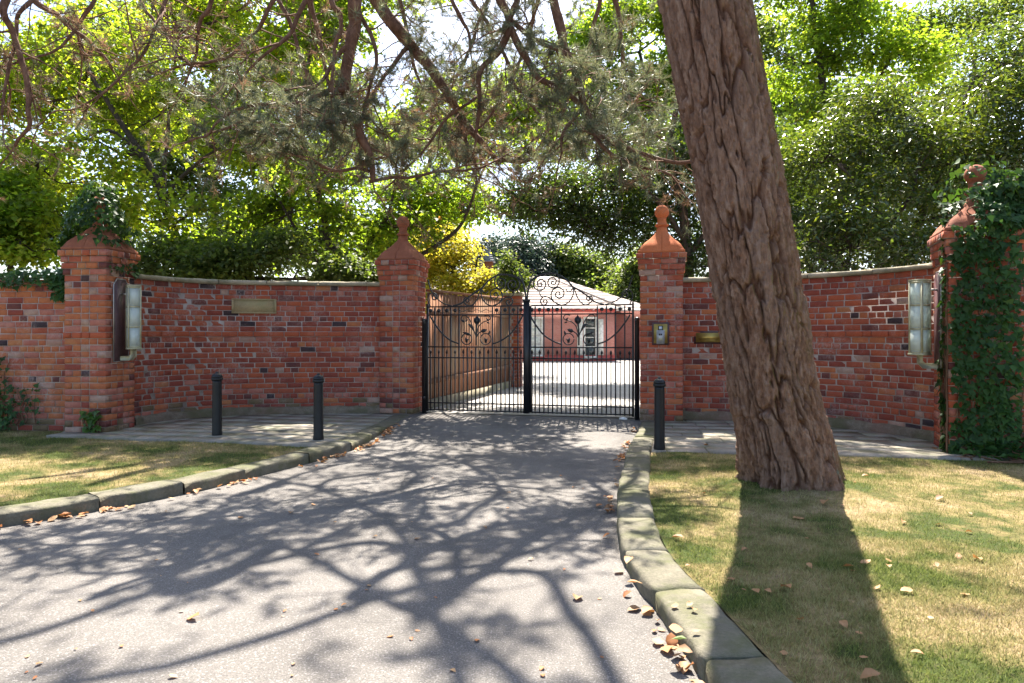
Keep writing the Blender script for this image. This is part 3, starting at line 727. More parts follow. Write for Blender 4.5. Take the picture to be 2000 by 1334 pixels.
    scroll('crest_scroll', [(345, 394), (295, 372), (255, 338), (215, 323), (186, 342), (180, 370), (200, 392), (226, 385), (234, 362), (216, 350), (202, 364), (212, 374)])
    scroll('crest_leaf', [(172, 288), (178, 312), (200, 326), (225, 328)], .006); scroll('crest_leaf', [(388, 270), (405, 288), (428, 280), (437, 262)], .006)
    scroll('crest_scroll', [(440, 245), (462, 285), (480, 335), (510, 378), (545, 393), (580, 380), (598, 350), (588, 326), (565, 326), (552, 345), (565, 362), (580, 352), (573, 342)])
    scroll('crest_scroll', [(893, 392), (912, 340), (905, 295), (875, 278), (843, 290), (832, 318), (848, 338), (870, 332), (874, 312), (860, 306)])
    scroll('crest_sweep', [(700, 393), (770, 372), (830, 330), (880, 268), (905, 200), (912, 165)])
    scroll('plume', [(66, 345), (78, 285), (92, 215), (104, 160), (125, 125), (120, 98), (98, 98), (90, 118), (106, 128), (112, 114)], .0075)
    # flower panel
    def blade_(n, c, tip, wid):
        c = np.array(c, float); tip = np.array(tip, float); d_ = tip-c; nn = np.array([-d_[1], d_[0]])/np.linalg.norm(d_)*wid
        pts = [c, c+d_*.35+nn, c+d_*.7+nn*.75, tip, c+d_*.7-nn*.75, c+d_*.35-nn]; V = [np.array([gx(a), y, gz(b)]) for y in (-.007, .007) for a, b in pts]
        MB().add(V, [tuple(range(6)), tuple(range(11, 5, -1))]+[(i, 6+i, 6+(i+1) % 6, (i+1) % 6) for i in range(6)]).build(n, M_IRON, root)
    scroll('stem', [(490, 720), (491, 660), (490, 600), (484, 540)], .010)
    blade_('flower', (486, 560), (480, 472), 21); blade_('petal', (470, 545), (462, 490), 10); blade_('petal', (497, 545), (503, 488), 10)
    scroll('stem', [(490, 660), (470, 625), (440, 605), (425, 600)], .007); blade_('flower', (452, 610), (396, 592), 17)
    scroll('stem', [(490, 640), (520, 590), (545, 560), (560, 545)], .006); blade_('leaf', (515, 585), (555, 540), 12); blade_('leaf', (530, 640), (612, 612), 12); blade_('leaf', (385, 640), (372, 600), 9)
    scroll('stem', [(489, 650), (470, 570), (430, 530), (385, 515), (368, 495), (385, 473), (420, 478)], .006); scroll('stem', [(491, 650), (520, 570), (545, 510), (580, 475), (612, 480), (618, 510), (600, 530)], .006)
    blade_('leaf', (385, 520), (405, 495), 7); blade_('leaf', (400, 530), (372, 540), 7); blade_('leaf', (590, 530), (612, 505), 7); blade_('leaf', (585, 525), (560, 505), 7)
    for cx in (408, 572):
        scroll('panel_ring', [(cx+44*math.cos(t), 670+46*math.sin(t)) for t in np.linspace(0, 2*math.pi*.97, 16)], .0065, 3)
        blade_('leaf', (cx-6, 708), (cx+10, 655), 11); blade_('leaf', (cx+12, 700), (cx-20, 665), 7)
    return root
leaf('left leaf of the black wrought iron gate, with the thick centre stile', True)
leaf('right leaf of the black wrought iron gate, hung beside the intercom pillar', False)
q = GL+GD*(GLEN-.16)-GIN*.05
t_ = thing('gate_stop', 'small white block on the road under the right gate leaf', 'gate stop', (q[0], q[1], -.012), gang)
MB().box(-.06, .06, -.045, .045, 0, .022).build('foot', M_WHITE, t_); MB().box(-.035, .035, -.03, .03, .0225, .034).build('pad', M_WHITE, t_)

# ------------------------------------------------------------------ timber fence and post inside the gate
F0, F1 = np.array([-1.45, 11.85]), np.array([-.05, 16.7]); fd = F1-F0; fl_ = np.linalg.norm(fd); fd /= fl_; fan = math.atan2(fd[1], fd[0])
t_ = thing('board_fence', 'brown vertical board fence running back behind the left gate leaf', 'fence', (*F0, 0), fan)
x = 0
while x < fl_-.1:
    wd = random.uniform(.13, .16); h_ = 2.02+random.uniform(-.012, .012)+.022*x
    o = MB().box(x, x+wd-.006, random.uniform(-.004, .004), .022+random.uniform(0, .003), .16, h_).build('board', M_WOOD, t_); x += wd
xx = fl_-.05
def rail_(n, z0, z1, dz, th, mat): 
    V = [(a, b, c+(dz if a > 1 else 0)) for a in (0, xx) for b, c in ((-.005-th, z0), (-.005, z0), (-.005, z1), (-.005-th, z1))]
    MB().add(V, [(0, 1, 2, 3), (7, 6, 5, 4), (0, 4, 5, 1), (1, 5, 6, 2), (2, 6, 7, 3), (3, 7, 4, 0)]).build(n, mat, t_)
rail_('rail', .42, .50, .06, .03, M_WOOD); rail_('rail', 1.62, 1.70, .08, .03, M_WOOD); 
V = [(a, b, c+(.115 if a > 1 else 0)) for a in (0, xx) for b, c in ((-.03, 2.03), (.05, 2.03), (.05, 2.07), (-.03, 2.07))]
MB().add(V, [(0, 1, 2, 3), (7, 6, 5, 4), (0, 4, 5, 1), (1, 5, 6, 2), (2, 6, 7, 3), (3, 7, 4, 0)]).build('capping_rail', M_WOOD, t_)
MB().box(0, xx, -.04, .06, -.1, .155).build('base_plinth', M_COPE, t_)
pp = F1+fd*.25
t_ = thing('brick_post', 'square brick post with leafy top at the end of the board fence', 'post', (*pp, 0), fan-R(90)+R(8)); rM = mat4(pp[0], pp[1], 0, fan-R(90)+R(8))
MB().box(-.215, .215, -.215, .215, -.1, 2.24).build('post_core', M_MORTAR, t_)
items = []
for k in range(27):
    for sd in range(4):
        for j in range(2):
            L = .225 if (j+k) % 2 else .185; m = (-.2225+L/2 if j == 0 else .2225-L/2) if True else 0
            if L < .2: m = (-.2225+L/2) if j == 0 else (.2225-L/2)
            items.append((rM@mat4(0, 0, 0, sd*math.pi/2)@mat4(m, -.2225, k*GA+GA/2, 0, 0, (L-.012)/.225), .225, .03, pick(W_PIL)))
place_bricks(items, t_, rM)
MB().box(-.26, .26, -.26, .26, 2.2405, 2.31).build('cap', M_COPE, t_)

# ------------------------------------------------------------------ house behind
hx = thing('bungalow', 'single-storey pink house with pale hipped roof beyond the gate', 'house', (2.2, 34, 0))
ho = np.array([2.2, 34, 0])
def hpart(n, mat, fn, parent=hx): m = MB(); fn(m); return m.build(n, mat, parent, ho)
hpart('wall', M_HWALL, lambda m: m.box(-.9, 5.1, 34, 40, .30, 2.45)); hpart('plinth', M_HRED, lambda m: m.box(-.93, 5.13, 33.97, 40, -.1, .2995)); hpart('red_band', M_HRED, lambda m: m.box(-.93, 5.13, 33.97, 40, 2.4505, 2.62))
hpart('wall', M_HWALL, lambda m: m.box(-9, -.9, 36.5, 44, .0, 2.6)); hpart('wall', M_HWALL, lambda m: m.box(5.1, 11, 37, 44, .0, 2.6))
def hip(m, x0, x1, y0, y1, z0, zt, ridge):
    (rx0, ry0), (rx1, ry1) = ridge
    n = 9
    V = [(x0, y0, z0), (x1, y0, z0), (x1, y1, z0), (x0, y1, z0), (rx0, ry0, zt), (rx1, ry1, zt)]
    return np.array(V, float)
def courses(V4, n, parent, th=.022, mat=M_ROOF):
    a, b, c, d_ = [np.array(v, float) for v in V4]        # eave a-b, ridge d-c
    up = np.cross(b-a, d_-a); up /= np.linalg.norm(up)
    if up[2] < 0: up = -up
    for k in range(n):
        t0, t1 = k/n, (k+1.04)/n; t1 = min(1, t1)
        p = [a+(d_-a)*t0, b+(c-b)*t0, b+(c-b)*t1, a+(d_-a)*t1]; off = [th, th, .004, .004]
        T = [q+up*o for q, o in zip(p, off)]; Bt = [q-up*.02 for q in p]
        MB().add(Bt+T, [(4, 5, 6, 7), (0, 1, 5, 4), (1, 2, 6, 5), (3, 0, 4, 7), (2, 3, 7, 6), (3, 2, 1, 0)]).build('tile_course', mat, parent, ho)
ap, ap2 = (2.1, 37.0, 4.42), (2.1, 41, 4.42); e0, e1 = (-1.25, 33.6, 2.62), (5.45, 33.6, 2.62); e2, e3 = (5.45, 41, 2.62), (-1.25, 41, 2.62)
rf = hpart('roof', M_ROOF, lambda m: m.add([e0, e1, e2, e3, ap, ap2], [(0, 1, 4), (1, 2, 5, 4), (2, 3, 5), (3, 0, 4, 5), (3, 2, 1, 0)]))
courses((e0, e1, ap, ap), 12, rf); courses((e1, e2, ap2, ap), 12, rf); courses((e3, e0, ap, ap2), 12, rf)
rf2 = hpart('roof', M_ROOF, lambda m: m.add([(-9.4, 36.1, 2.6), (8, 36.4, 2.6), (8, 44.4, 2.6), (-9.4, 44.4, 2.6), (-9.4, 40.2, 4.75), (2.4, 40.2, 4.75)], [(0, 1, 5, 4), (1, 2, 5), (2, 3, 4, 5), (3, 0, 4), (3, 2, 1, 0)]))
courses(((-9.4, 36.1, 2.6), (8, 36.4, 2.6), (2.4, 40.2, 4.75), (-9.4, 40.2, 4.75)), 12, rf2)
hpart('ridge_tiles', M_ROOF, lambda m: m.tube([e0, ap], .08, 6).tube([e1, ap], .08, 6).tube([ap, ap2], .08, 6))
hpart('gutter', M_WHITE, lambda m: m.tube([(-1.3, 33.56, 2.64), (5.5, 33.56, 2.64)], .05, 6))
def window(x0, x1, z0, z1, glass, nx, nz, door=False, y=33.99):
    w_ = hpart('door' if door else 'window', M_WHITE, lambda m: m.box(x0-.09, x1+.09, y-.03, y+.02, z0-.09, z0).box(x0-.09, x1+.09, y-.03, y+.02, z1, z1+.09).box(x0-.09, x0, y-.03, y+.02, z0, z1).box(x1, x1+.09, y-.03, y+.02, z0, z1))
    for i in range(nx):
        for j in range(nz):
            xa, xb = x0+(x1-x0)*i/nx+.02, x0+(x1-x0)*(i+1)/nx-.02; za, zb = z0+(z1-z0)*j/nz+.02, z0+(z1-z0)*(j+1)/nz-.02
            hpart('pane', glass, lambda m: m.box(xa, xb, y-.012, y-.004, za, zb), w_)
    hpart('glazing_bars', M_WHITE, lambda m: [m.box(x0+(x1-x0)*i/nx-.02, x0+(x1-x0)*i/nx+.02, y-.02, y-.0125, z0, z1) for i in range(1, nx)]+[m.box(x0, x1, y-.02, y-.0125, z0+(z1-z0)*j/nz-.02, z0+(z1-z0)*j/nz+.02) for j in range(1, nz)] or m.box(x0, x0+.01, y-.02, y-.0125, z0, z0+.01), w_)
window(.75, 1.45, .32, 2.12, M_BLIND, 1, 4); window(3.65, 4.15, .25, 2.12, M_GLASS, 1, 4, True); hpart('shutter', M_WHITE, lambda m: m.box(3.25, 3.52, 33.955, 33.995, .3, 2.1)); hpart('shutter', M_WHITE, lambda m: m.box(4.30, 4.55, 33.955, 33.995, .3, 2.1))
# little turret roof among the trees
tz = at(952, 500, 26); t_ = thing('turret', 'small slate-roofed brick turret peeping above the golden shrub', 'turret', (tz[0], 26, 0))
MB().box(-.21, .21, -.21, .21, -.1, 4.07).build('wall', BM['orange'], t_)
for k in range(7):
    a0, a1 = .29*(1-k/7.5), .29*(1-(k+1)/7.5); z = 4.0705+k*.085; V = [(sx*a, sy*a, zz) for a, zz in ((a0+.015, z), (a1, z+.085)) for sx, sy in ((-1, -1), (1, -1), (1, 1), (-1, 1))]
    MB().add(V, [(0, 1, 5, 4), (1, 2, 6, 5), (2, 3, 7, 6), (3, 0, 4, 7), (4, 5, 6, 7), (3, 2, 1, 0)]).build('slate_course', M_SLATE, t_)
MB().lathe([(.03, 4.665), (.03, 4.69), (.012, 4.70), (.008, 4.80)], 8).build('finial', M_SLATE, t_)

# ------------------------------------------------------------------ foliage tools
LEAF_T = (np.array([[0, 0, 0], [-.30, .42, .07], [.30, .42, .07], [0, 1, -.06]]), np.array([[0, 2, 3], [0, 3, 1]]))
LONG_T = (np.array([[0, 0, 0], [-.19, .45, .05], [.19, .45, .05], [0, 1, -.08]]), np.array([[0, 2, 3], [0, 3, 1]]))
MAPLE_T = (np.array([[0, 0, 0], [-.5, .30, .08], [-.24, .52, .02], [0, 1, -.08], [.24, .52, .02], [.5, .30, .08]]), np.array([[0, 4, 3], [0, 5, 4], [0, 3, 2], [0, 2, 1]]))
IVY_T = (np.array([[0, 0, 0], [-.42, .10, .03], [-.30, .42, .06], [-.12, .60, .03], [0, 1, -.05], [.12, .60, .03], [.30, .42, .06], [.42, .10, .03], [0, .45, .0]]),
         np.array([[0, 8, 1], [8, 2, 1], [8, 3, 2], [8, 4, 3], [8, 5, 4], [8, 6, 5], [8, 7, 6], [0, 7, 8]]))
def unit(v): return v/(np.linalg.norm(v, axis=-1, keepdims=True)+1e-9)
def leaf_arrays(P, nrm, axis, size, T):
    nrm = unit(nrm); axis = unit(axis-nrm*np.sum(axis*nrm, 1, keepdims=True)); side = np.cross(axis, nrm)
    tv, tf = T; V = P[:, None, :]+size[:, None, None]*(tv[None, :, 0:1]*side[:, None, :]+tv[None, :, 1:2]*axis[:, None, :]+tv[None, :, 2:3]*nrm[:, None, :])
    k = len(tv); F = (np.arange(len(P))[:, None, None]*k+tf[None]).reshape(-1, tf.shape[1])
    return V.reshape(-1, 3), F
def sample_lobes(lobes, n):
    wt = np.array([l[1][0]*l[1][1]*l[1][2] for l in lobes])**.75*np.array([l[2] if len(l) > 2 else 1 for l in lobes]); idx = rng.choice(len(lobes), n, p=wt/wt.sum())
    d_ = unit(rng.normal(size=(n, 3))); r_ = .35+.65*rng.random(n)**.55
    c = np.array([l[0] for l in lobes])[idx]; rad = np.array([l[1] for l in lobes])[idx]
    return c+d_*rad*r_[:, None], d_
def tree(name, label, cat, base, stems, lobes, nclump, per, clump_r, size, lmat, T=LEAF_T, bark=None, flat=.55, gap=.36, droop=.3, seed=0, twig=.012, group=None, upness=.8, glim=None, dens=1.0):
    """stems: list of (points, r0, r1); lobes: (centre, radii[, weight])"""
    nclump = int(nclump*dens*1.2); per = int(per*1.2); size *= 1.1
    bark = bark or M_TRUNK; base = np.array(base, float); root = thing(name, label, cat, tuple(base), 0, group)
    tr = MB(); skel = []
    for P_, r0, r1 in stems:
        Q = spline(P_, 7); rr = np.linspace(r0, r1, len(Q))*(1+.12*(vnoise(Q, 3, seed)-.5)); Q = Q+(np.stack([vnoise(Q, 1.7, seed+3), vnoise(Q, 1.7, seed+4), vnoise(Q, 1.7, seed+5)], 1)-.5)*.10*np.linspace(0, 1, len(Q))[:, None]
        tr.tube(Q, rr, 9); skel.append(Q)
    tr.build('trunk', bark, root, base, smooth=True)
    sk = np.concatenate(skel); br = MB(); sub = []
    for l in lobes:
        c = np.array(l[0], float); j = np.argmin(np.linalg.norm(sk-c, axis=1)+.8*np.maximum(0, sk[:, 2]-c[2])); s0 = sk[j]
        mid = (s0+c)/2+np.array([0, 0, -.08*np.linalg.norm(c-s0)])+rng.normal(0, .12, 3); Q = spline([s0, mid, c], 6); MB().tube(Q, np.linspace(.035, .018, len(Q)), 6).build('limb', bark, root, base, smooth=True); sub.append(Q)
        for k in range(5):
            d_ = unit(rng.normal(size=3)); e = c+d_*np.array(l[1])*.75; s1 = Q[rng.integers(len(Q)//2, len(Q))]; m2 = (s1+e)/2+rng.normal(0, .1, 3); q2 = spline([s1, m2, e], 5); br.tube(q2, np.linspace(.018, .007, len(q2)), 4); sub.append(q2)
    tag(br.build('branchlets', bark, root, base, smooth=True), kind='stuff')
    sk = np.concatenate([sk]+sub)
    C, D_ = sample_lobes(lobes, int(nclump*1.6)); g = fbm(C, .95, 2, seed+20); C = C[g > np.quantile(g, gap)]
    C = C[C[:, 2] > base[2]+.15]
    tw = MB()
    for c in C[::2]:
        j = np.argmin(np.sum((sk-c)**2, 1)); s0 = sk[j]; dist = np.linalg.norm(c-s0)
        if dist < .05 or dist > 1.6: continue
        tw.tube([s0, (s0+c)/2+rng.normal(0, .05*dist+.01, 3), c], [twig*.8, twig*.55, twig*.3], 3, False)
    if tw.n: tag(tw.build('twigs', bark, root, base), kind='stuff')
    n = len(C)*per; ci = np.repeat(np.arange(len(C)), per); off = rng.normal(0, 1, (n, 3))*np.array([clump_r, clump_r, clump_r*flat])
    P_ = C[ci]+off; nr = rng.normal(0, .55, (n, 3))+np.array([0, 0, upness])+unit(off)*.35
    ax = unit(off)*np.array([1, 1, .4])+rng.normal(0, .5, (n, 3))+np.array([0, 0, -droop]); sz = size*rng.uniform(.6, 1.25, n)
    if glim is not None: k = glim(P_); P_, nr, ax, sz = P_[k], nr[k], ax[k], sz[k]
    V, F = leaf_arrays(P_, nr, ax, sz, T)
    link('crown', mesh_np('crown', V-base, F, [lmat]), root)
    return root
def LB(px, py, Z, rx, rz, ry=None, w=1.0): return (at(px, py, Z), (rx, ry if ry is not None else (rx+rz)/2, rz), w)

# left maple behind the wall
tree('maple_tree', 'tall backlit maple with forked trunk behind the left curved wall', 'tree', (*at(352, 540, 13.6)[:2], 0),
     [([(*at(352, 540, 13.6)[:2], -.1), at(350, 520, 13.6), at(345, 470, 13.6), at(318, 395, 13.6), at(300, 335, 13.6), at(255, 265, 13.7), at(215, 205, 13.8), at(175, 130, 14), at(150, 30, 14.2)], .11, .03),
      ([at(318, 395, 13.6), at(345, 355, 13.5), at(385, 315, 13.4), at(430, 290, 13.2)], .05, .02), ([at(318, 395, 13.6), at(322, 330, 13.8), at(330, 220, 14), at(350, 60, 14.4)], .05, .02), ([at(290, 320, 13.6), at(215, 255, 13.4), at(130, 290, 13.2), at(60, 320, 13)], .045, .015)],
     [LB(330, 210, 14.4, 1.5, .9, 1.2), LB(150, 150, 14.6, 1.5, 1.0, 1.3), LB(480, 130, 14.8, 1.5, 1.1, 1.2), LB(300, 40, 15, 1.9, 1.0, 1.3), LB(90, 330, 13.8, 1.3, .7, 1.0), LB(230, 300, 13.4, 1.0, .6, .8), LB(450, 280, 13.6, 1.1, .7, 1.0), LB(560, 50, 15.2, 1.4, .9, 1.2), LB(380, 400, 13.2, 1.2, .5, .9), LB(40, 200, 14.5, 1.1, .8, 1), LB(250, 420, 13.4, .9, .45, .8), LB(330, -80, 14.6, 1.9, .8, 1.3), LB(560, -90, 14.2, 1.8, .8, 1.2)],
     760, 34, .20, .105, L_MAPLE, MAPLE_T, flat=.5, gap=.42, seed=1)
tree('beech_tree', 'spreading green beech behind the wall between plaque and left gate pillar', 'tree', (*at(700, 540, 14.5)[:2], 0),
     [([(*at(695, 540, 14.5)[:2], -.1), at(690, 545, 14.5), at(668, 500, 14.5), at(640, 470, 14.5), at(628, 400, 14.4), at(605, 330, 14.4), at(590, 220, 14.6), at(620, 60, 14.4), at(700, -60, 14)], .10, .03), ([at(690, 545, 14.5), at(725, 470, 14.4), at(760, 420, 14.2), at(775, 360, 14.2)], .07, .02), ([at(690, 545, 14.5), at(640, 540, 14.3), at(560, 420, 14.0), at(530, 360, 13.8)], .05, .02), ([at(760, 530, 14.5), at(835, 490, 14.2), at(885, 455, 14), at(910, 420, 14), at(935, 350, 13.6), at(975, 250, 13.2)], .05, .018)],
     [LB(560, 420, 14.0, 1.2, .6, 1), LB(680, 440, 14.6, 1.1, .55, 1), LB(630, 320, 14.6, 1.3, .6, 1), LB(480, 480, 13.8, 1.2, .4, .9), LB(760, 340, 14.8, 1.0, .5, 1), LB(850, 380, 15, 1.2, .5, 1), LB(800, 440, 14.2, .9, .5, .8), LB(620, 490, 14, 1.3, .35, .9), LB(930, 400, 14.8, .8, .4, .8), LB(420, 500, 13.6, 1.0, .3, .8), LB(330, 490, 13.4, .9, .35, .7), LB(740, -70, 13.6, 1.5, .7, 1.2), LB(900, -100, 13.4, 1.6, .7, 1.2), LB(640, 60, 14.2, 1.0, .6, 1), LB(1050, -110, 13.2, 1.5, .7, 1.1), LB(970, 235, 13.0, .95, .5, .9), LB(1070, 190, 12.8, .9, .5, .9), LB(880, 200, 13.4, .8, .45, .8), LB(780, 260, 13.6, .9, .45, .9)],
     640, 34, .19, .10, L_LIME, MAPLE_T, flat=.5, gap=.42, seed=2)
tree('golden_shrub', 'bright golden-green shrub above the board fence inside the gate', 'shrub', (*at(890, 560, 19)[:2], 0),
     [([(*at(890, 560, 19)[:2], -.1), at(890, 600, 19), at(885, 540, 19), at(870, 500, 19)], .06, .02), ([at(890, 600, 19), at(920, 550, 19), at(935, 500, 19)], .05, .02)],
     [LB(880, 530, 19, 1.0, .7), LB(840, 500, 19, .8, .9), LB(925, 560, 18.6, .6, .45), LB(875, 478, 19.5, .75, .65), LB(860, 570, 18.5, .8, .5), LB(960, 560, 18.4, .5, .4)], 300, 34, .18, .10, L_YELL, LEAF_T, gap=.2, seed=3)
# dark laurel over the right pillar
tree('laurel_tree', 'dense dark evergreen laurel behind the right gate pillar', 'tree', (*at(1345, 540, 13.2)[:2], 0),
     [([(*at(1345, 540, 13.2)[:2], -.1), at(1345, 540, 13.2), at(1338, 460, 13.2), at(1330, 390, 13.2), at(1310, 300, 13.3), at(1340, 100, 13.2), at(1370, -60, 13)], .13, .03), ([at(1338, 470, 13.2), at(1270, 380, 13), at(1180, 350, 13), at(1080, 380, 13.2)], .06, .02), ([at(1345, 500, 13.2), at(1420, 400, 13.2), at(1480, 330, 13.2)], .06, .02)],
     [LB(1280, 350, 13.6, 1.1, .8, 1.1), LB(1180, 370, 13.4, 1.0, .75, 1), LB(1080, 390, 13.6, .95, .6, 1), LB(1330, 450, 13.6, .8, .7, .9), LB(1220, 450, 13.6, .75, .5, .8), LB(1420, 440, 13.4, 1.0, .9, 1), LB(1450, 320, 13.6, 1.1, .9, 1), LB(1020, 400, 13.8, .6, .4, .7), LB(1360, 270, 14, 1.1, .7, 1), LB(1150, 440, 13.2, .5, .35, .6), LB(1560, 450, 12.6, 1.0, .8, .9), LB(1380, 520, 13.2, .8, .5, .7), LB(1250, -100, 12.8, 1.6, .7, 1.1), LB(1450, -60, 12.6, 1.6, .8, 1.1)],
     1000, 34, .18, .10, L_DARK, LONG_T, gap=.22, flat=.8, seed=4, upness=.5)
# glossy camellia right
tree('camellia_bush', 'large glossy-leaved camellia above the right curved wall', 'bush', (*at(1760, 560, 11.6)[:2], 0),
     [([(*at(1760, 560, 11.6)[:2], -.1), at(1760, 560, 11.6), at(1730, 450, 11.4), at(1690, 380, 11.3), at(1640, 320, 11.2)], .07, .02), ([at(1760, 540, 11.6), at(1800, 420, 11.5), at(1850, 300, 11.6), at(1900, 150, 11.8)], .08, .02), ([at(1730, 450, 11.4), at(1780, 380, 11), at(1790, 330, 11)], .04, .015)],
     [LB(1700, 400, 11.3, .95, .6, .8), LB(1800, 300, 11.5, 1.0, .8, .8), LB(1900, 230, 11.7, 1.0, .9, .9), LB(1650, 460, 11, .75, .45, .7), LB(1760, 470, 10.8, .8, .4, .6), LB(1950, 360, 11.2, .8, .8, .8), LB(1620, 300, 12, .8, .6, .8), LB(1860, 420, 10.8, .7, .5, .6), LB(1980, 120, 12, .9, .8, .9), LB(1720, 230, 12.2, .9, .6, .8), LB(2040, 250, 11.4, .9, .9, .8), LB(1610, 525, 10.9, .55, .28, .4), LB(1700, 520, 10.6, .55, .28, .4), LB(1790, 508, 10.3, .5, .3, .4), LB(1540, 530, 11.2, .5, .25, .4)],
     820, 32, .16, .095, L_GLOSS, LONG_T, gap=.27, flat=.75, seed=5, upness=.9)
tree('ash_tree', 'sunlit yellow-green tree rising behind the pine trunk on the right', 'tree', (*at(1640, 560, 17)[:2], 0),
     [([(*at(1640, 560, 17)[:2], -.1), at(1640, 500, 17), at(1630, 300, 17), at(1600, 120, 17), at(1580, -60, 17)], .14, .05), ([at(1630, 300, 17), at(1720, 150, 17), at(1780, 20, 17)], .06, .02)],
     [LB(1560, 120, 17, 1.3, 1.0), LB(1680, 60, 17, 1.4, 1.0), LB(1600, 260, 16.6, 1.2, .8), LB(1700, 190, 16.8, 1.1, .7), LB(1590, 0, 17.5, 1.4, .9), LB(1780, 120, 17, 1.0, .7), LB(1540, 340, 16, .9, .7), LB(1680, 320, 15.6, 1.0, .6)],
     480, 34, .22, .12, L_LIME, LEAF_T, gap=.38, flat=.55, seed=6)
tree('oak_tree', 'loose grey-green oak against the sky in the upper right corner', 'tree', (*at(1930, 560, 21)[:2], 0),
     [([(*at(1930, 560, 21)[:2], -.1), at(1930, 500, 21), at(1920, 250, 21), at(1890, 60, 21)], .16, .05), ([at(1920, 250, 21), at(1990, 100, 21), at(2040, 0, 21)], .07, .03)],
     [LB(1880, 60, 21, 1.4, 1.0), LB(1970, 40, 21, 1.4, 1.0), LB(1800, 30, 21, 1.1, .6), LB(1930, 180, 21, 1.4, 1.0), LB(2060, 150, 21, 1.4, 1.2), LB(1820, 180, 21, 1.2, .8)], 330, 30, .26, .12, L_MID, LEAF_T, gap=.45, seed=7)
tree('sycamore_tree', 'bright green sycamore crown glowing behind the pine boughs, left of the trunk', 'tree', (*at(1296, 560, 22)[:2], 0),
     [([(*at(1296, 560, 22)[:2], -.1), at(1296, 500, 22), at(1285, 300, 22), at(1250, 100, 22)], .16, .05)],
     [LB(1230, 60, 22, 1.6, 1.0), LB(1290, 160, 22, 1.5, 1.1), LB(1180, 180, 22, 1.4, .9), LB(1120, 100, 22, 1.0, .7), LB(1250, 280, 21.5, 1.6, .9), LB(1090, 260, 22, 1.2, .8), LB(1310, 20, 22, 1.2, .7)], 420, 32, .27, .14, L_LIME, MAPLE_T, gap=.3, seed=8)
tree('hawthorn_bush', 'bright green bush over the far left wall', 'bush', (*at(20, 540, 12.6)[:2], 0),
     [([(*at(20, 540, 12.6)[:2], -.1), at(20, 520, 12.6), at(40, 450, 12.6), at(60, 400, 12.6)], .06, .02)],
     [LB(40, 470, 12.4, .9, .5), LB(-60, 430, 12.6, 1.0, .7), LB(90, 420, 12.8, .6, .4), LB(0, 380, 13, .8, .5)], 210, 34, .18, .10, L_LIME, MAPLE_T, gap=.25, seed=9)
tree('holly_bush', 'shadowed green bush low behind the left curved wall', 'bush', (*at(460, 540, 12.9)[:2], 0),
     [([(*at(460, 540, 12.9)[:2], -.1), at(460, 540, 12.9), at(450, 490, 12.9)], .06, .02)],
     [LB(430, 515, 12.7, .7, .40), LB(545, 500, 12.9, .45, .5), LB(655, 530, 13, .5, .28), LB(310, 505, 12.6, .55, .45), LB(490, 480, 13.2, .4, .3), LB(600, 540, 12.8, .5, .2), LB(700, 540, 13, .45, .25), LB(760, 530, 13.4, .4, .3), LB(380, 540, 12.6, .5, .2)], 250, 34, .18, .095, L_MID, LEAF_T, gap=.35, seed=10)
tree('cypress_tree', 'distant blue-green conifer above the house roof', 'tree', (*at(1020, 560, 46)[:2], 0),
     [([(*at(1020, 560, 46)[:2], -.1), at(1020, 520, 46), at(1020, 470, 46)], .3, .06)],
     [LB(1020, 500, 46, 1.4, 1.6), LB(990, 520, 46, 1.3, 1.3), LB(1060, 500, 47, 1.5, 1.3), LB(1030, 550, 46, 2.2, 1.6), LB(960, 500, 48, 1.6, 1.6)], 420, 30, .35, .26, L_FAR, LONG_T, gap=.12, seed=11)
tree('lime_tree', 'rounded mid-green tree behind the house, left of the right gate pillar', 'tree', (*at(1130, 560, 47)[:2], 0),
     [([(*at(1130, 560, 47)[:2], -.1), at(1130, 540, 47), at(1125, 500, 47)], .3, .08)],
     [LB(1110, 510, 47, 1.7, 1.2), LB(1160, 530, 47, 1.7, 1.3), LB(1200, 560, 46, 1.7, 1.4), LB(1080, 540, 48, 1.6, 1.3), LB(1140, 570, 46, 2.0, 1.2)], 420, 30, .36, .24, L_MID, LEAF_T, gap=.15, seed=12)
tree('holm_oak', 'darker rounded tree at the right end of the house', 'tree', (*at(1240, 590, 42)[:2], 0),
     [([(*at(1240, 590, 42)[:2], -.1), at(1240, 560, 42), at(1235, 530, 42)], .25, .08)],
     [LB(1230, 560, 42, 1.4, 1.2), LB(1265, 520, 42, 1.5, 1.3), LB(1250, 600, 41, 1.2, 1.0), LB(1300, 570, 42, 1.6, 1.6)], 320, 30, .34, .22, L_MID, LEAF_T, gap=.15, seed=13)
tree('chestnut_tree', 'hazy far tree filling the gaps behind the maple', 'tree', (*at(250, 560, 27)[:2], 0),
     [([(*at(250, 560, 27)[:2], -.1), at(250, 500, 27), at(255, 300, 27)], .22, .06)],
     [LB(180, 420, 27, 2.0, 1.2), LB(330, 330, 27, 2.0, 1.4), LB(450, 420, 27, 2.0, 1.4), LB(60, 450, 27, 1.8, 1.0), LB(250, 200, 27, 1.8, 1.4), LB(420, 230, 27, 1.7, 1.2)], 330, 30, .36, .19, L_MID, LEAF_T, gap=.15, seed=14, dens=1.35)
tree('hazel_bush', 'dark leafy bush beyond the far end of the left wall garden', 'bush', (*at(620, 560, 24)[:2], 0),
     [([(*at(620, 560, 24)[:2], -.1), at(620, 540, 24), at(620, 460, 24)], .15, .05)],
     [LB(560, 470, 24, 1.9, 1.2), LB(700, 480, 24, 1.9, 1.1), LB(790, 500, 24, 1.4, .9), LB(480, 460, 24, 1.6, 1.2), LB(660, 390, 24, 1.6, .7)], 330, 30, .32, .15, L_MID, LEAF_T, gap=.2, seed=15)
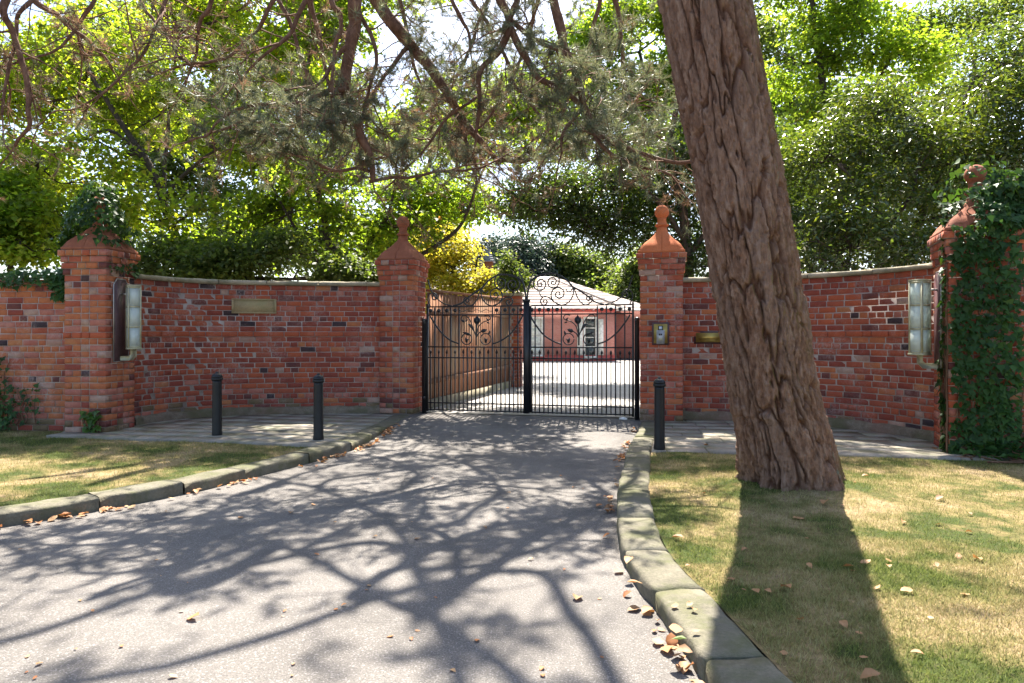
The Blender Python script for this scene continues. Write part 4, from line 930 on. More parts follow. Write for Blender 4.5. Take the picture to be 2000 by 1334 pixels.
tree('poplar_tree', 'pale green tree seen between the pine boughs above the gate', 'tree', (*at(820, 560, 27)[:2], 0),
     [([(*at(820, 560, 27)[:2], -.1), at(820, 500, 27), at(830, 380, 27), at(850, 250, 27)], .2, .06)],
     [LB(700, 260, 27, 1.8, 1.1), LB(830, 270, 27, 1.8, 1.0), LB(950, 280, 27, 1.7, 1.1), LB(1040, 220, 27, 1.4, 1.1), LB(640, 180, 27, 1.4, 1.2), LB(900, 420, 27, 1.6, .7), LB(1000, 170, 27, 1.3, .8), LB(780, 460, 27, 1.5, .8)], 430, 30, .34, .17, L_LIME, LEAF_T, gap=.3, seed=17)
tree('elm_tree', 'tall far tree closing the gaps above the left wall', 'tree', (*at(420, 560, 31)[:2], 0),
     [([(*at(420, 560, 31)[:2], -.1), at(420, 500, 31), at(415, 300, 31), at(420, 60, 31)], .3, .08)],
     [LB(380, 60, 31, 2.4, 1.7), LB(560, 120, 31, 2.2, 1.6), LB(220, 60, 31, 2.2, 1.4), LB(480, 260, 31, 2.4, 1.6), LB(300, 220, 31, 2.2, 1.6), LB(120, 130, 31, 1.8, 1.5), LB(560, 330, 31, 1.8, 1.3), LB(40, 330, 31, 2.2, 1.4), LB(620, 20, 31, 1.6, 1.2)], 480, 30, .42, .21, L_LIME, LEAF_T, gap=.15, seed=18, dens=1.3)
tree('yew_tree', 'dark tall tree closing the gaps over the right wall', 'tree', (*at(1720, 560, 24)[:2], 0),
     [([(*at(1720, 560, 24)[:2], -.1), at(1720, 500, 24), at(1715, 300, 24), at(1720, 150, 24)], .25, .06)],
     [LB(1640, 330, 24, 2.0, 1.4), LB(1780, 330, 24, 2.0, 1.5), LB(1540, 250, 24, 1.8, 1.6), LB(1700, 200, 24, 1.8, 1.2), LB(1900, 380, 24, 2.0, 1.4), LB(1540, 430, 24, 1.8, 1.3), LB(1880, 220, 24, 1.5, 1.0), LB(1720, 460, 24, 2, 1.0), LB(1500, 100, 24, 1.4, 1.3)], 460, 30, .34, .18, L_MID, LEAF_T, gap=.12, seed=19, dens=1.3)
tp = rM[:3, 3]
tree('clipped_bush', 'round leafy shrub crowning the brick post at the fence end', 'shrub', (tp[0], tp[1], 2.31),
     [([tp+np.array([0, 0, 2.31]), tp+np.array([.02, 0, 2.7]), tp+np.array([-.05, 0, 3.1])], .03, .01)],
     [(tp+np.array([0, 0, 2.75]), (.36, .36, .40), 1), (tp+np.array([-.08, 0, 3.15]), (.2, .2, .25), .6), (tp+np.array([.2, -.1, 2.5]), (.25, .25, .2), .6)], 95, 30, .10, .07, L_MID, LEAF_T, gap=.1, seed=16)

# ------------------------------------------------------------------ ivy
def ivy(label, faces, size, n, mat, seed, cat='ivy', parts=0, stems=True, loc=None, bright=0.0, name='ivy', cones=()):
    """faces: (origin, u vec, v vec, normal, thickness, weight, mask fn or None)"""
    loc = np.array(loc if loc is not None else faces[0][0], float); root = thing(name, label, cat, tuple(loc))
    PP = []; NN = []; AA = []
    wt = np.array([f[5] for f in faces]); cnt = rng.multinomial(n, wt/wt.sum())
    for (o, u, v, nr, th, _, mk), c in zip(faces, cnt):
        a, b = rng.random(c), rng.random(c)
        if mk is not None: k = mk(a, b); a, b = a[k], b[k]
        o, u, v, nr = map(lambda t: np.array(t, float), (o, u, v, nr))
        P_ = o+a[:, None]*u+b[:, None]*v; lump = fbm(P_, 3.0, 2, seed); P_ = P_+nr*(th*(.12+1.25*np.clip(lump-.2, 0, 1)*(.5+.5*rng.random(len(a)))))[:, None]
        PP.append(P_); NN.append(nr*1.0+rng.normal(0, .38, (len(a), 3))+np.array([0, 0, .35])); AA.append(rng.normal(0, .5, (len(a), 3))+np.array([0, 0, -1.0]))
    for (cc, r0, r1, h_, th, c, mk) in cones:
        a = rng.uniform(0, 2*math.pi, c); b = rng.random(c)**1.3
        if mk is not None: k = mk(a, b); a, b = a[k], b[k]
        o_ = np.stack([np.cos(a), np.sin(a), 0*a], 1); rad = (r0+(r1-r0)*b**.8); P_ = np.array(cc)+o_*rad[:, None]+np.stack([0*a, 0*a, b*h_], 1); lump = fbm(P_, 3.2, 2, seed+1)
        P_ = P_+(o_+np.array([0, 0, .4]))*(th*(lump-.35)*1.6+th*.4*rng.random(len(a)))[:, None]; PP.append(P_); NN.append(o_+rng.normal(0, .45, (len(a), 3))+np.array([0, 0, .4])); AA.append(rng.normal(0, .5, (len(a), 3))+np.array([0, 0, -1.0]))
    P_, n_, a_2 = map(np.concatenate, (PP, NN, AA)); sz = size*rng.uniform(.4, 1.3, len(P_))
    order = np.argsort(np.linalg.norm(P_-np.array([0, 0, CAM_H]), axis=1)-.12*sz/size); V, F = leaf_arrays(P_[order], n_[order], a_2[order], sz[order], IVY_T); kt, ft = len(IVY_T[0]), len(IVY_T[1])
    for i in range(min(parts, len(P_))):
        me = mesh_np('leaf', V[i*kt:(i+1)*kt]-loc, IVY_T[1], [mat if rng.random() > bright else L_IVYB]); link('leaf', me, root)
    if len(P_) > parts: tag(link('foliage', mesh_np('foliage', V[parts*kt:]-loc, F[parts*ft:]-parts*kt, [mat]), root), kind='stuff' if parts else None)
    if stems:
        sm = MB()
        for (o, u, v, nr, th, _, mk) in faces:
            o, u, v, nr = map(lambda t: np.array(t, float), (o, u, v, nr))
            for k in range(6):
                s = rng.random(); pts = [o+u*(s+rng.normal(0, .07))+v*q+nr*.012 for q in np.linspace(0, .9, 6)]; sm.tube(spline(pts, 4), np.linspace(.011, .004, 21), 4)
        tag(sm.build('stems', M_TWIG, root, loc), kind='stuff')
    return root
fB = R(20); f = np.array([math.cos(fB), -math.sin(fB), 0]); d = np.array([math.sin(fB), math.cos(fB), 0]); c0 = np.array([4.70, 7.35, -.02]); up = np.array([0, 0, 1.0])
ivy('thick dark ivy clothing the outer right pillar from ground to cap',
    [(c0+f*.02, f*.62, up*2.45, -d, .17, 9, lambda a, b: fbm(np.stack([a*1.2, b*5, 0*a], 1), 2.2, 2, 5) > .20), (c0+d*.66-d*.62, d*.02+f*.0, up*2.4, -f, .10, .5, None), (c0, d*.28, up*2.3, -f, .08, 1.1, lambda a, b: (a < .75) & (rng.random(len(a)) < .7)),
     (c0+d*.1+up*2.35, f*.7, d*.4+up*.35, up-d, .16, 2.2, None), (c0+f*.40+d*.1+up*2.3, f*.4, up*.6, -d, .2, 1.0, None), (c0+f*.22-d*.02+up*2.4, f*.62, d*.25+up*.42, -d+up*.4, .24, 2.6, None), (c0+f*.40+d*.2+up*2.7, f*.5, up*.35, -d, .25, 1.3, None), (c0-d*.3+f*.1, f*.9, d*.3+up*.12, up, .16, 1.0, None)],
      .085, 3700, L_IVY, 31, parts=295, loc=c0+f*.33, cones=[((pfrc[0], pfrc[1], 2.38), .46, .16, .55, .2, 520, lambda a, b: np.cos(a-R(170)) < .2), ((pfrc[0], pfrc[1], 2.78), .26, .14, .42, .16, 120, None)])
fA = R(6); f2 = np.array([math.cos(fA), -math.sin(fA), 0]); d2 = np.array([math.sin(fA), math.cos(fA), 0]); c1 = np.array([-5.30, 8.9, -.02])-f2*.58; tp1 = 29*GA
ivy('dark ivy mound heaped over the cap of the outer left pillar',
    [(c1+f2*.61+up*(tp1-.30), d2*.6, up*.5-f2*.1, f2, .10, 1.2, None), (c1-f2*.06+up*(tp1-.02), d2*.6, f2*.1+up*.3, -f2, .14, 1.5, None)],
    .085, 300, L_IVY, 33, loc=c1+f2*.33+up*tp1, cones=[((pflc[0], pflc[1], tp1+.02), .42, .02, .82, .20, 1500, lambda a, b: (b > .22) | (rng.random(len(a)) < .25))])
ivy('ivy trailing along the top of the far left wall', [((-9.5, 9.62, 1.90), (3.55, -.32, 0), (0, -.02, .22), (.1, -1, .3), .16, 3, lambda a, b: b > .25*rng.random(len(a))), ((-9.5, 9.62, 2.03), (3.55, -.32, 0), (0, .34, .06), (0, 0, 1), .22, 3, None), ((-6.25, 9.31, 1.75), (.34, -.05, 0), (0, -.02, .4), (0, -1, .2), .1, .7, None)], .085, 1500, L_IVY, 35, loc=(-7.5, 9.45, 2.03))
ivy('ragged ivy climbing the foot of the far left wall', [((-7.4, 9.42, 0), (.62, -.06, 0), (0, 0, 1.0), (0, -1, .1), .16, 3, lambda a, b: rng.random(len(a)) > b*.9*abs(a-.3)*1.6+.15*b), ((-6.9, 9.35, .05), (.5, -.05, 0), (0, 0, .55), (0, -1, .1), .08, .5, None)], .075, 480, L_IVY, 36, loc=(-7.1, 9.4, 0))
ivy('small green fern-like weed at the base of the outer left pillar', [(c1+f2*.30-d2*.02, f2*.22, up*.30, -d2+up*.4, .10, 1, None)], .085, 70, L_IVYB, 37, name='weed', cat='weed', loc=c1+f2*.4)
ivy('low ground ivy spreading at the foot of the outer right pillar', [((4.95, 6.75, -.01), (1.3, -.35, 0), (.1, .35, .02), (0, 0, 1), .14, 1, None), ((5.4, 6.9, 0), (.7, -.2, 0), (0, .1, .35), (0, -1, .4), .14, .6, None)], .075, 520, L_IVY, 38, loc=(5.5, 6.8, 0))

# ------------------------------------------------------------------ the pine
pine = thing('pine_tree', 'big leaning pine with deeply fissured bark on the right lawn', 'tree', (TRUNK0[0], TRUNK0[1], 0)); po = np.array([TRUNK0[0], TRUNK0[1], 0.0])
cen = spline([(2.21, 5.33, -.15), (2.185, 5.31, .12), (2.09, 5.28, .55), (1.975, 5.25, 1.1), (1.88, 5.22, 1.64), (1.765, 5.19, 2.3), (1.62, 5.15, 3.06), (1.49, 5.12, 3.85), (1.33, 5.05, 5.0), (1.1, 5.0, 6.6), (.85, 5.0, 8.6), (.6, 5.1, 11), (.5, 5.2, 14.5)], 12)
cen = np.stack([cen[:, 0]*1.085-.014*np.clip(cen[:, 2], 0, 5), cen[:, 1]*1.085, np.where(cen[:, 2] > .6, 1.26+(cen[:, 2]-1.26)*1.085, cen[:, 2])], 1)
nh1, nth = 520, 300
zq = np.concatenate([np.linspace(-.15, 4.9, nh1), np.linspace(5.0, 14.5, 70)]); cx = np.interp(zq, cen[:, 2], cen[:, 0]); cy = np.interp(zq, cen[:, 2], cen[:, 1])
rr = np.interp(zq, [-.15, 0, .15, .4, .8, 1.5, 3, 5, 9, 14.5], [.44, .415, .395, .372, .352, .344, .339, .335, .25, .05])
TH, ZZ = np.meshgrid(np.linspace(0, 2*math.pi, nth+1)[:-1], zq)
pa = TH/(2*math.pi); ncol = 14; Pn = np.stack([np.cos(TH).ravel()*1.1, np.sin(TH).ravel()*1.1, ZZ.ravel()], 1)
wa = (fbm(Pn*np.array([1, 1, .55]), 2.2, 3, 41)-.5).reshape(TH.shape); wb = (fbm(Pn, 2.5, 3, 45)-.5).reshape(TH.shape); wf = (fbm(Pn*np.array([1, 1, .7]), 8, 2, 61)-.5).reshape(TH.shape)
A = pa*ncol+wa*2.3+ZZ*.2+wf*.6; Bv = ZZ*1.25+wb*1.3+wf*.35
ia, ib = np.floor(A), np.floor(Bv); F1_ = np.full(A.shape, 9.0); F2_ = F1_.copy(); ID = np.zeros(A.shape)
for da in (-1, 0, 1):
    for db in (-1, 0, 1):
        ca = (ia+da).astype(np.int64); cb = (ib+db).astype(np.int64); cm = np.mod(ca, ncol)
        jx = lat(cm, cb, 0*cm, 51); jy = lat(cm, cb, 0*cm+1, 52); dd = np.hypot(A-(ca+.15+.7*jx), (Bv-(cb+.15+.7*jy))*.75)
        near = dd < F1_; F2_ = np.where(near, F1_, np.minimum(F2_, dd)); ID = np.where(near, lat(cm, cb, 0*cm+2, 53), ID); F1_ = np.where(near, dd, F1_)
fine0 = fbm(Pn*np.array([1, 1, .6]), 5, 2, 77).reshape(TH.shape); edge = F2_-F1_; gap_ = 1-np.clip((edge-.01)/(.10+.08*np.clip(fine0, 0, 1)), 0, 1); gap_ = gap_*gap_*(3-2*gap_)
fine = (fbm(Pn*np.array([1, 1, .5]), 14, 3, 71)-.5).reshape(TH.shape); fine2 = (fbm(Pn*np.array([1, 1, .8]), 34, 2, 75)-.5).reshape(TH.shape)
lob = .05*np.clip(1-ZZ/.45, 0, 1)**2*np.sin(TH*5+.6)+.018*np.sin(TH*3+ZZ*1.2)
disp = -.040*gap_+.018*(ID-.5)+.034*fine+.028*fine2+lob
# worn scales: terraces on the plates
tn = fbm(Pn*np.array([1, 1, .30]), 7, 3, 81).reshape(TH.shape)+ID*.7; md = np.mod(tn*8, 1); disp += (.017*np.clip((md-.08)/.10, 0, 1)-.012*md)*(1-.7*gap_)
RR = rr[:, None]+disp*np.clip(rr[:, None]/.33, .3, 1)
V = np.stack([cx[:, None]+RR*np.cos(TH), cy[:, None]+RR*np.sin(TH)*.97, ZZ], -1).reshape(-1, 3)
k = np.arange(len(zq)-1)[:, None]*nth; i = np.arange(nth)[None, :]; j = (i+1) % nth
me = mesh_np('trunk', V-po, np.stack([k+i, k+j, k+nth+j, k+nth+i], -1).reshape(-1, 4), [M_PINE], smooth=True)
for nm, arr in (('plate', np.clip(ID*1.0+fine*1.2, 0, 1)), ('inner', np.clip(gap_**2, 0, 1))):
    at_ = me.attributes.new(nm, 'FLOAT', 'POINT'); at_.data.foreach_set('value', arr.ravel().astype(np.float32))
link('trunk', me, pine)

limbs = []
def L2(pts, Zs, r0, r1):
    n = len(pts); Z = np.interp(np.linspace(0, 1, n), np.linspace(0, 1, len(Zs)), Zs); return ([at(a, b, z) for (a, b), z in zip(pts, Z)], r0, r1)
b1 = [np.array(p) for p in ((1.05, 5.0, 7.0), (.3, 6.0, 7.7), (-.9, 7.2, 7.9), (-2.2, 8.0, 7.6), (-3.8, 8.2, 7.1), (-5.6, 8.0, 6.6), (-7.4, 7.8, 6.0))]
b2 = [np.array(p) for p in ((1.2, 5.0, 6.0), (.9, 6.2, 6.8), (.5, 7.4, 7.0), (-.6, 8.4, 6.6), (-1.6, 9.0, 6.2))]
b3 = [np.array(p) for p in ((1.25, 5.05, 5.9), (2.2, 6.2, 6.6), (3.4, 7.2, 6.6), (4.6, 7.6, 6.2))]
b4 = [np.array(p) for p in ((1.0, 5.0, 7.4), (.7, 7.0, 8.3), (.3, 9.0, 8.6), (-.4, 10.6, 8.2), (-1.6, 11.4, 7.6), (-3.0, 11.6, 7.0))]
b5 = [np.array(p) for p in ((.3, 9.1, 8.6), (-.2, 9.9, 8.3), (-1.0, 9.2, 8.0), (-1.68, 8.24, 8.0), (-2.9, 7.1, 7.8), (-4.6, 6.1, 7.4), (-6.5, 5.6, 7.0))]
b6 = [np.array(p) for p in ((.95, 5.1, 7.8), (1.1, 7.3, 8.0), (.75, 8.9, 7.7), (-.04, 8.5, 7.5), (-.6, 7.9, 7.5), (-1.7, 7.25, 7.4), (-3.4, 6.5, 7.0), (-5.2, 6.0, 6.6))]
b7 = [np.array(p) for p in ((.8, 5.1, 9.0), (.4, 7.2, 9.4), (-.5, 8.3, 9.2), (-1.6, 8.0, 9.0), (-3.0, 7.4, 8.6), (-4.5, 7.2, 8.0))]
for bb in (b1, b2, b3, b4, b6, b7): bb[0] = np.array([np.interp(bb[0][2], cen[:, 2], cen[:, 0]), np.interp(bb[0][2], cen[:, 2], cen[:, 1]), bb[0][2]])
limbs += [(b1, .13, .05), (b2, .055, .03), (b3, .07, .03), (b4, .055, .03), (b5, .055, .025), (b6, .055, .025), (b7, .06, .03)]
deep = [L2(p, z, .045, .012) for p, z in (([(770, -60), (790, 40), (810, 140), (850, 220), (900, 300)], [10.4, 10.8]), ([(1050, -60), (1040, 40), (1015, 130), (960, 220), (890, 280)], [10.2, 10.8]), ([(1170, -60), (1160, 60), (1130, 160), (1080, 240), (1010, 300)], [10.0, 10.6]),
 ([(600, -60), (620, 60), (640, 160), (690, 240), (760, 310)], [10.2, 10.8]), ([(1190, -60), (1210, 80), (1225, 180), (1265, 250), (1315, 290)], [9.6, 10.2]), ([(520, -60), (570, 60), (600, 150), (660, 230), (640, 300)], [10.6, 10.4]), ([(960, -60), (930, 60), (900, 140), (830, 220), (760, 260)], [11.2, 11.0]), ([(880, -60), (960, 60), (1020, 180), (1100, 260), (1180, 300)], [11.4, 10.6]))]
seen = deep+[L2([(725, -25), (760, 40), (800, 85), (850, 145), (882, 190), (905, 235), (932, 270), (968, 312)], [8.2, 8.6], .085, .035),
 L2([(885, 195), (905, 250), (915, 290), (935, 330)], [8.45, 8.5], .035, .015), L2([(968, 312), (1010, 318), (1060, 310), (1100, 296)], [8.6, 8.4], .03, .012),
 L2([(702, -25), (693, 60), (680, 130), (676, 180), (692, 230), (712, 285), (722, 330), (722, 362)], [7.0, 7.2], .07, .03),
 L2([(700, 20), (735, 110), (720, 180), (712, 240)], [7.05, 7.4], .025, .012), L2([(800, 90), (765, 125), (735, 170), (715, 235)], [8.3, 8.0], .03, .015),
 L2([(975, -25), (995, 20), (998, 55), (965, 110), (942, 155), (930, 200), (925, 262)], [7.6, 7.8], .05, .022), L2([(1018, -25), (1005, 15), (985, 60)], [7.6, 7.6], .035, .03),
 L2([(998, 55), (1030, 115), (1055, 150), (1090, 172), (1135, 205)], [7.65, 7.8], .042, .03),
 L2([(1078, -25), (1090, 30), (1102, 90), (1120, 130), (1133, 165), (1140, 205)], [7.8, 7.8], .055, .04),
 L2([(1140, 205), (1160, 245), (1190, 275), (1235, 300), (1290, 312), (1350, 316)], [7.8, 7.0], .04, .018), L2([(1140, 205), (1152, 240), (1185, 290), (1240, 325), (1310, 342)], [7.8, 7.3], .03, .014), L2([(1140, 210), (1120, 240), (1100, 262), (1095, 300)], [7.8, 7.6], .03, .012),
 L2([(1148, 215), (1180, 222), (1205, 226), (1220, 212)], [7.8, 7.6], .022, .01), L2([(1000, 40), (1060, 80), (1120, 110), (1180, 140)], [7.7, 7.2], .03, .012),
 L2([(880, -25), (905, 40), (918, 70), (920, 100)], [8.4, 8.4], .03, .015), L2([(650, -25), (668, 40), (655, 110), (640, 190)], [6.8, 6.9], .03, .014),
 L2([(15, -25), (32, 70), (52, 150), (66, 215), (62, 250), (35, 290)], [6.4, 6.6], .035, .014), L2([(60, -25), (40, 60), (18, 130), (5, 220)], [6.6, 6.4], .025, .012), L2([(45, -25), (110, 30), (160, 70), (200, 110), (218, 140)], [7, 7.2], .035, .013),
 L2([(190, -25), (160, 30), (140, 70), (95, 100), (20, 130)], [7.0, 6.8], .025, .01), L2([(260, -25), (300, 40), (330, 70), (380, 80)], [7.4, 7.3], .022, .01), L2([(420, -25), (395, 40), (380, 100), (365, 155)], [7.2, 7.4], .03, .012), L2([(330, -25), (290, 80), (230, 160), (160, 215)], [7.2, 7.0], .025, .01),
 L2([(560, -25), (500, 60), (430, 110), (340, 130)], [7.4, 7.2], .028, .012), L2([(620, -25), (570, 60), (520, 110), (470, 150)], [7.2, 7.0], .03, .012), L2([(676, 175), (630, 180), (580, 200), (510, 205), (440, 225), (395, 260)], [7.0, 6.7], .032, .012), L2([(690, 228), (640, 240), (570, 240), (500, 240), (420, 250)], [7.0, 6.9], .028, .012), L2([(690, 80), (650, 130), (610, 170), (570, 190)], [7.0, 7.0], .025, .012),
 L2([(722, 335), (660, 330), (600, 310), (560, 290)], [7.2, 7.2], .02, .01), L2([(722, 355), (780, 350), (850, 340), (920, 335), (965, 312)], [7.2, 8.0], .02, .012), L2([(930, 190), (880, 230), (830, 290), (790, 330)], [7.8, 7.6], .02, .01)]
bo = np.concatenate([spline(b, 10) for b in (b1, b2, b3, b4)])
for pts, r0, r1 in seen:
    p0 = pts[0]
    if (HOR-(p0[2]-CAM_H)/p0[1]*FPX) < 0:                       # starts above the frame: join it to the boughs
        jn = bo[np.argmin(np.linalg.norm(bo-p0-np.array([0, 0, .6]), axis=1))]; dirn = unit(p0-pts[1])
        pts = [jn, (jn+p0)/2+dirn*.25*np.linalg.norm(jn-p0), p0]+list(pts[1:]); r0 *= 1.15
    limbs.append((pts, r0, r1))
allp = []
for pts, r0, r1 in limbs:
    Q = spline(pts, 8); w1 = np.stack([vnoise(Q, 2.6, 91), vnoise(Q, 2.6, 92), vnoise(Q, 2.6, 93)], 1)-.5; w2 = np.stack([vnoise(Q, 7, 94), vnoise(Q, 7, 95), vnoise(Q, 7, 96)], 1)-.5
    fade = np.minimum(1, np.linspace(0, 1, len(Q))*6)[:, None]; Q = Q+(w1*.09+w2*.03)*fade
    MB().tube(Q, np.linspace(r0, r1, len(Q))*(1+.3*(vnoise(Q, 9, 97)-.5)), 9).build('limb', M_LIMB, pine, po, smooth=True); allp.append((Q, r0, r1))
twm = MB(); tips = []
def grow(p, d_, L, r0, lvl):
    n = 5; Q = [p]; q = p.copy(); dv = d_.copy()
    for s in range(n):
        dv = unit(dv+rng.normal(0, .22, 3)+np.array([0, 0, .05 if lvl else -.06])); q = q+dv*L/n; Q.append(q)
    Q = np.array(Q); twm.tube(Q, np.linspace(r0, r0*.45, len(Q)), 4 if lvl == 0 else 3, False)
    if lvl < 2:
        for s in range(rng.integers(2, 5)):
            k = rng.integers(1, n+1); grow(Q[k], unit(dv*.6+rng.normal(0, .75, 3)), L*rng.uniform(.35, .62), r0*.55, lvl+1)
    tips.append((Q[-1], dv, lvl)); 
    if lvl: tips.append((Q[-2], dv, lvl))
for bi, (Q, r0, r1) in enumerate(allp):
    ln = np.concatenate([[0], np.cumsum(np.linalg.norm(np.diff(Q, axis=0), axis=1))]); vis = Q[-1][2]
    s = ln[-1]*.18
    while s < ln[-1]:
        p = np.array([np.interp(s, ln, Q[:, c]) for c in range(3)]); high = HOR-(p[2]-CAM_H)/p[1]*FPX < -45
        k = min(len(Q)-2, np.searchsorted(ln, s)); t = unit(Q[k+1]-Q[k-1]); dv = unit(t*.35+rng.normal(0, .8, 3)*np.array([1, .9, .55]))
        grow(p, dv, rng.uniform(.35, .95), rng.uniform(.006, .012), 0); s += (rng.uniform(.12, .26) if bi in (1, 2) else rng.uniform(.55, 1.1)) if high else rng.uniform(.09, .22)
    grow(Q[-1], unit(Q[-1]-Q[-3]), .5, .01, 0)
tag(twm.build('twigs', M_TWIG, pine, po), kind='stuff')
print('tips', len(tips))
tipP = np.array([t[0] for t in tips]); tipD = np.array([t[1] for t in tips])
pxs = 1000+tipP[:, 0]/tipP[:, 1]*FPX; pys = HOR-(tipP[:, 2]-CAM_H)/tipP[:, 1]*FPX
def blob(cx_, cy_, rx, ry): return np.exp(-((pxs-cx_)/rx)**2-((pys-cy_)/ry)**2)
green = np.clip(.95*blob(1220, 120, 190, 170)+.9*blob(500, 215, 130, 70)+.75*blob(620, 250, 160, 80)+.3*blob(860, 90, 120, 110)+.4*blob(1000, 110, 150, 110)+.6*blob(1180, 270, 160, 60)+.5*blob(830, 300, 160, 60)+.06+.45*(pys < -60), 0, 1)
brown = np.clip(.8*blob(700, 250, 220, 110)+.6*blob(1000, 250, 200, 110)+.5*blob(850, 280, 200, 80)+.5*blob(130, 110, 140, 80)+.10, 0, 1)
def needles(mask, name, mat, per, ln):
    P_ = tipP[mask]; D_ = tipD[mask]; n = len(P_)*per; ci = np.repeat(np.arange(len(P_)), per)
    dv = unit(D_[ci]*.75+rng.normal(0, .62, (n, 3))); base = P_[ci]-D_[ci]*rng.uniform(0, .10, n)[:, None]; L = ln*rng.uniform(.6, 1.2, n)
    sd = unit(np.cross(dv, rng.normal(size=(n, 3))))*.0026; V = np.stack([base-sd, base+sd, base+dv*L[:, None]], 1).reshape(-1, 3)
    link(name, mesh_np(name, V-po, np.arange(3*n).reshape(-1, 3), [mat]), pine)
rg = rng.random(len(tipP)); rb = rng.random(len(tipP))
needles(rg < green, 'needles', L_NEEDLE, 30, .105); needles((rb < brown*.62) & ~(rg < green*.8), 'dry_needles', L_DRYNEED, 24, .09)
# high crown, far above the frame
hc = []
for k in range(26): 
    z = rng.uniform(9.5, 14.5); a = rng.uniform(0, 6.28); r_ = rng.uniform(.6, 2.6)*(1-.4*(z-9.5)/5); e = np.array([.7+r_*math.cos(a), 5.1+r_*math.sin(a), z+.3]); hc.append(e); MB().tube(spline([(np.interp(z, cen[:, 2], cen[:, 0]), np.interp(z, cen[:, 2], cen[:, 1]), z-.3), (np.array([.7, 5.1, z])+e)/2, e], 5), np.linspace(.05, .02, 11), 6).build('limb', M_LIMB, pine, po)
hc = np.array(hc); ci = rng.integers(0, len(hc), 2600); bp = hc[ci]+rng.normal(0, .42, (2600, 3)); n = 2600*9; c2 = np.repeat(np.arange(2600), 9); dv = unit(rng.normal(size=(n, 3))); sd = unit(np.cross(dv, rng.normal(size=(n, 3))))*.006
link('high_needles', mesh_np('high_needles', np.stack([bp[c2]-sd, bp[c2]+sd, bp[c2]+dv*.14], 1).reshape(-1, 3)-po, np.arange(3*n).reshape(-1, 3), [L_NEEDLE]), pine)

# ------------------------------------------------------------------ grass and fallen leaves
def grass(label, n, xr, yr, keep, lh):
    x = rng.uniform(*xr, n); y = rng.uniform(*yr, n); k = keep(x, y); x, y = x[k], y[k]; n = len(x); z = lawn_z(x, y)-.004
    P_ = np.stack([x, y, z], 1); pat = fbm(P_*np.array([1, 1, 0]), 1.6, 2, 21); kk = rng.random(n) < .35+.9*np.clip((pat-.25)*2, 0, 1); P_ = P_[kk]; n = len(P_)
    h_ = lh*rng.uniform(.5, 1.4, n); a = rng.uniform(0, 6.28, n); wd = rng.uniform(.0016, .0034, n); sd = np.stack([np.cos(a), np.sin(a), 0*a], 1)*wd[:, None]
    ln = rng.normal(0, .65, (n, 3)); ln[:, 2] = 1; ln = unit(ln); V = np.stack([P_-sd, P_+sd, P_+ln*h_[:, None]], 1).reshape(-1, 3)
    tag(link('grass', mesh_np('grass', V, np.arange(3*n).reshape(-1, 3), [M_BLADE])), label, 'grass', kind='stuff')
keepR = lambda x, y: (x > edge_x(BR, y)+.015) & (y < line_y(FRONT_R, x)-.01) & (np.hypot(x-TRUNK0[0], y-TRUNK0[1]) > .36)
grass('short dry mown grass of the near right lawn', 120000, (.9, 3.9), (1.9, 4.3), keepR, .030)
grass('short dry mown grass around the pine foot', 100000, (.95, 6.0), (4.3, 7.5), keepR, .032)
keepL = lambda x, y: (x < edge_x(BL, y)-.015) & ((y < line_y(FRONT_L, x)-.01) | (x < -4.95)) & (y < 9.2)
grass('short yellowed grass of the left lawn', 110000, (-8.5, -2.2), (4.3, 9.2), keepL, .034)

CURL = []
for v in range(6):
    r_ = np.random.default_rng(900+v); s = [(0, 0), (-.26, .28), (-.33, .55), (-.18, .82), (0, 1), (.18, .82), (.33, .55), (.26, .28)]
    V = np.array([[x, y-.5, .22*abs(x)**1.2*2+.10*math.sin(y*4+v)+r_.normal(0, .03)] for x, y in s]+[[0, .0, 0], [0, -.25, .03], [0, .25, .04]]); V[:, 2] -= V[:, 2].min()
    F = [[0, 7, 9], [0, 9, 1], [1, 9, 8], [1, 8, 2], [2, 8, 10], [2, 10, 3], [3, 10, 4], [4, 10, 5], [5, 10, 6], [6, 10, 8], [6, 8, 7], [7, 8, 9]]
    CURL.append((V, np.array(F)))
LM = {(v, g): mesh_np('fallen_leaf', CURL[v][0], CURL[v][1], [L_FALLG if g else L_FALL]) for v in range(6) for g in (0, 1)}
def surf_z(x, y):
    if x > edge_x(BL, y)-.0 and x < edge_x(BR, y): 
        fx = edge_x(np.array(KL)[:, :2], y)+.015 < x < edge_x(np.array(KR)[:, :2], y)-.015
        return float(road_z(y))+.006 if fx else .004
    return max(float(lawn_z(np.array([x]), np.array([y]))[0]), -.03)+.012
def fallen(px, py, label, grp, size, green=False, zg=None):
    z = -.1
    for _ in range(3): g = ground(px, py, z); z = surf_z(g[0], g[1])
    g = ground(px, py, z); o = link('fallen_leaf', LM[(random.randrange(6), 1 if green else 0)], None, tuple(g), random.uniform(0, 6.28)); o.scale = (size,)*3; o.rotation_euler = (random.gauss(0, .2), random.gauss(0, .2), o.rotation_euler[2]); o.location.z = z
    tag(o, label, 'leaf', grp)
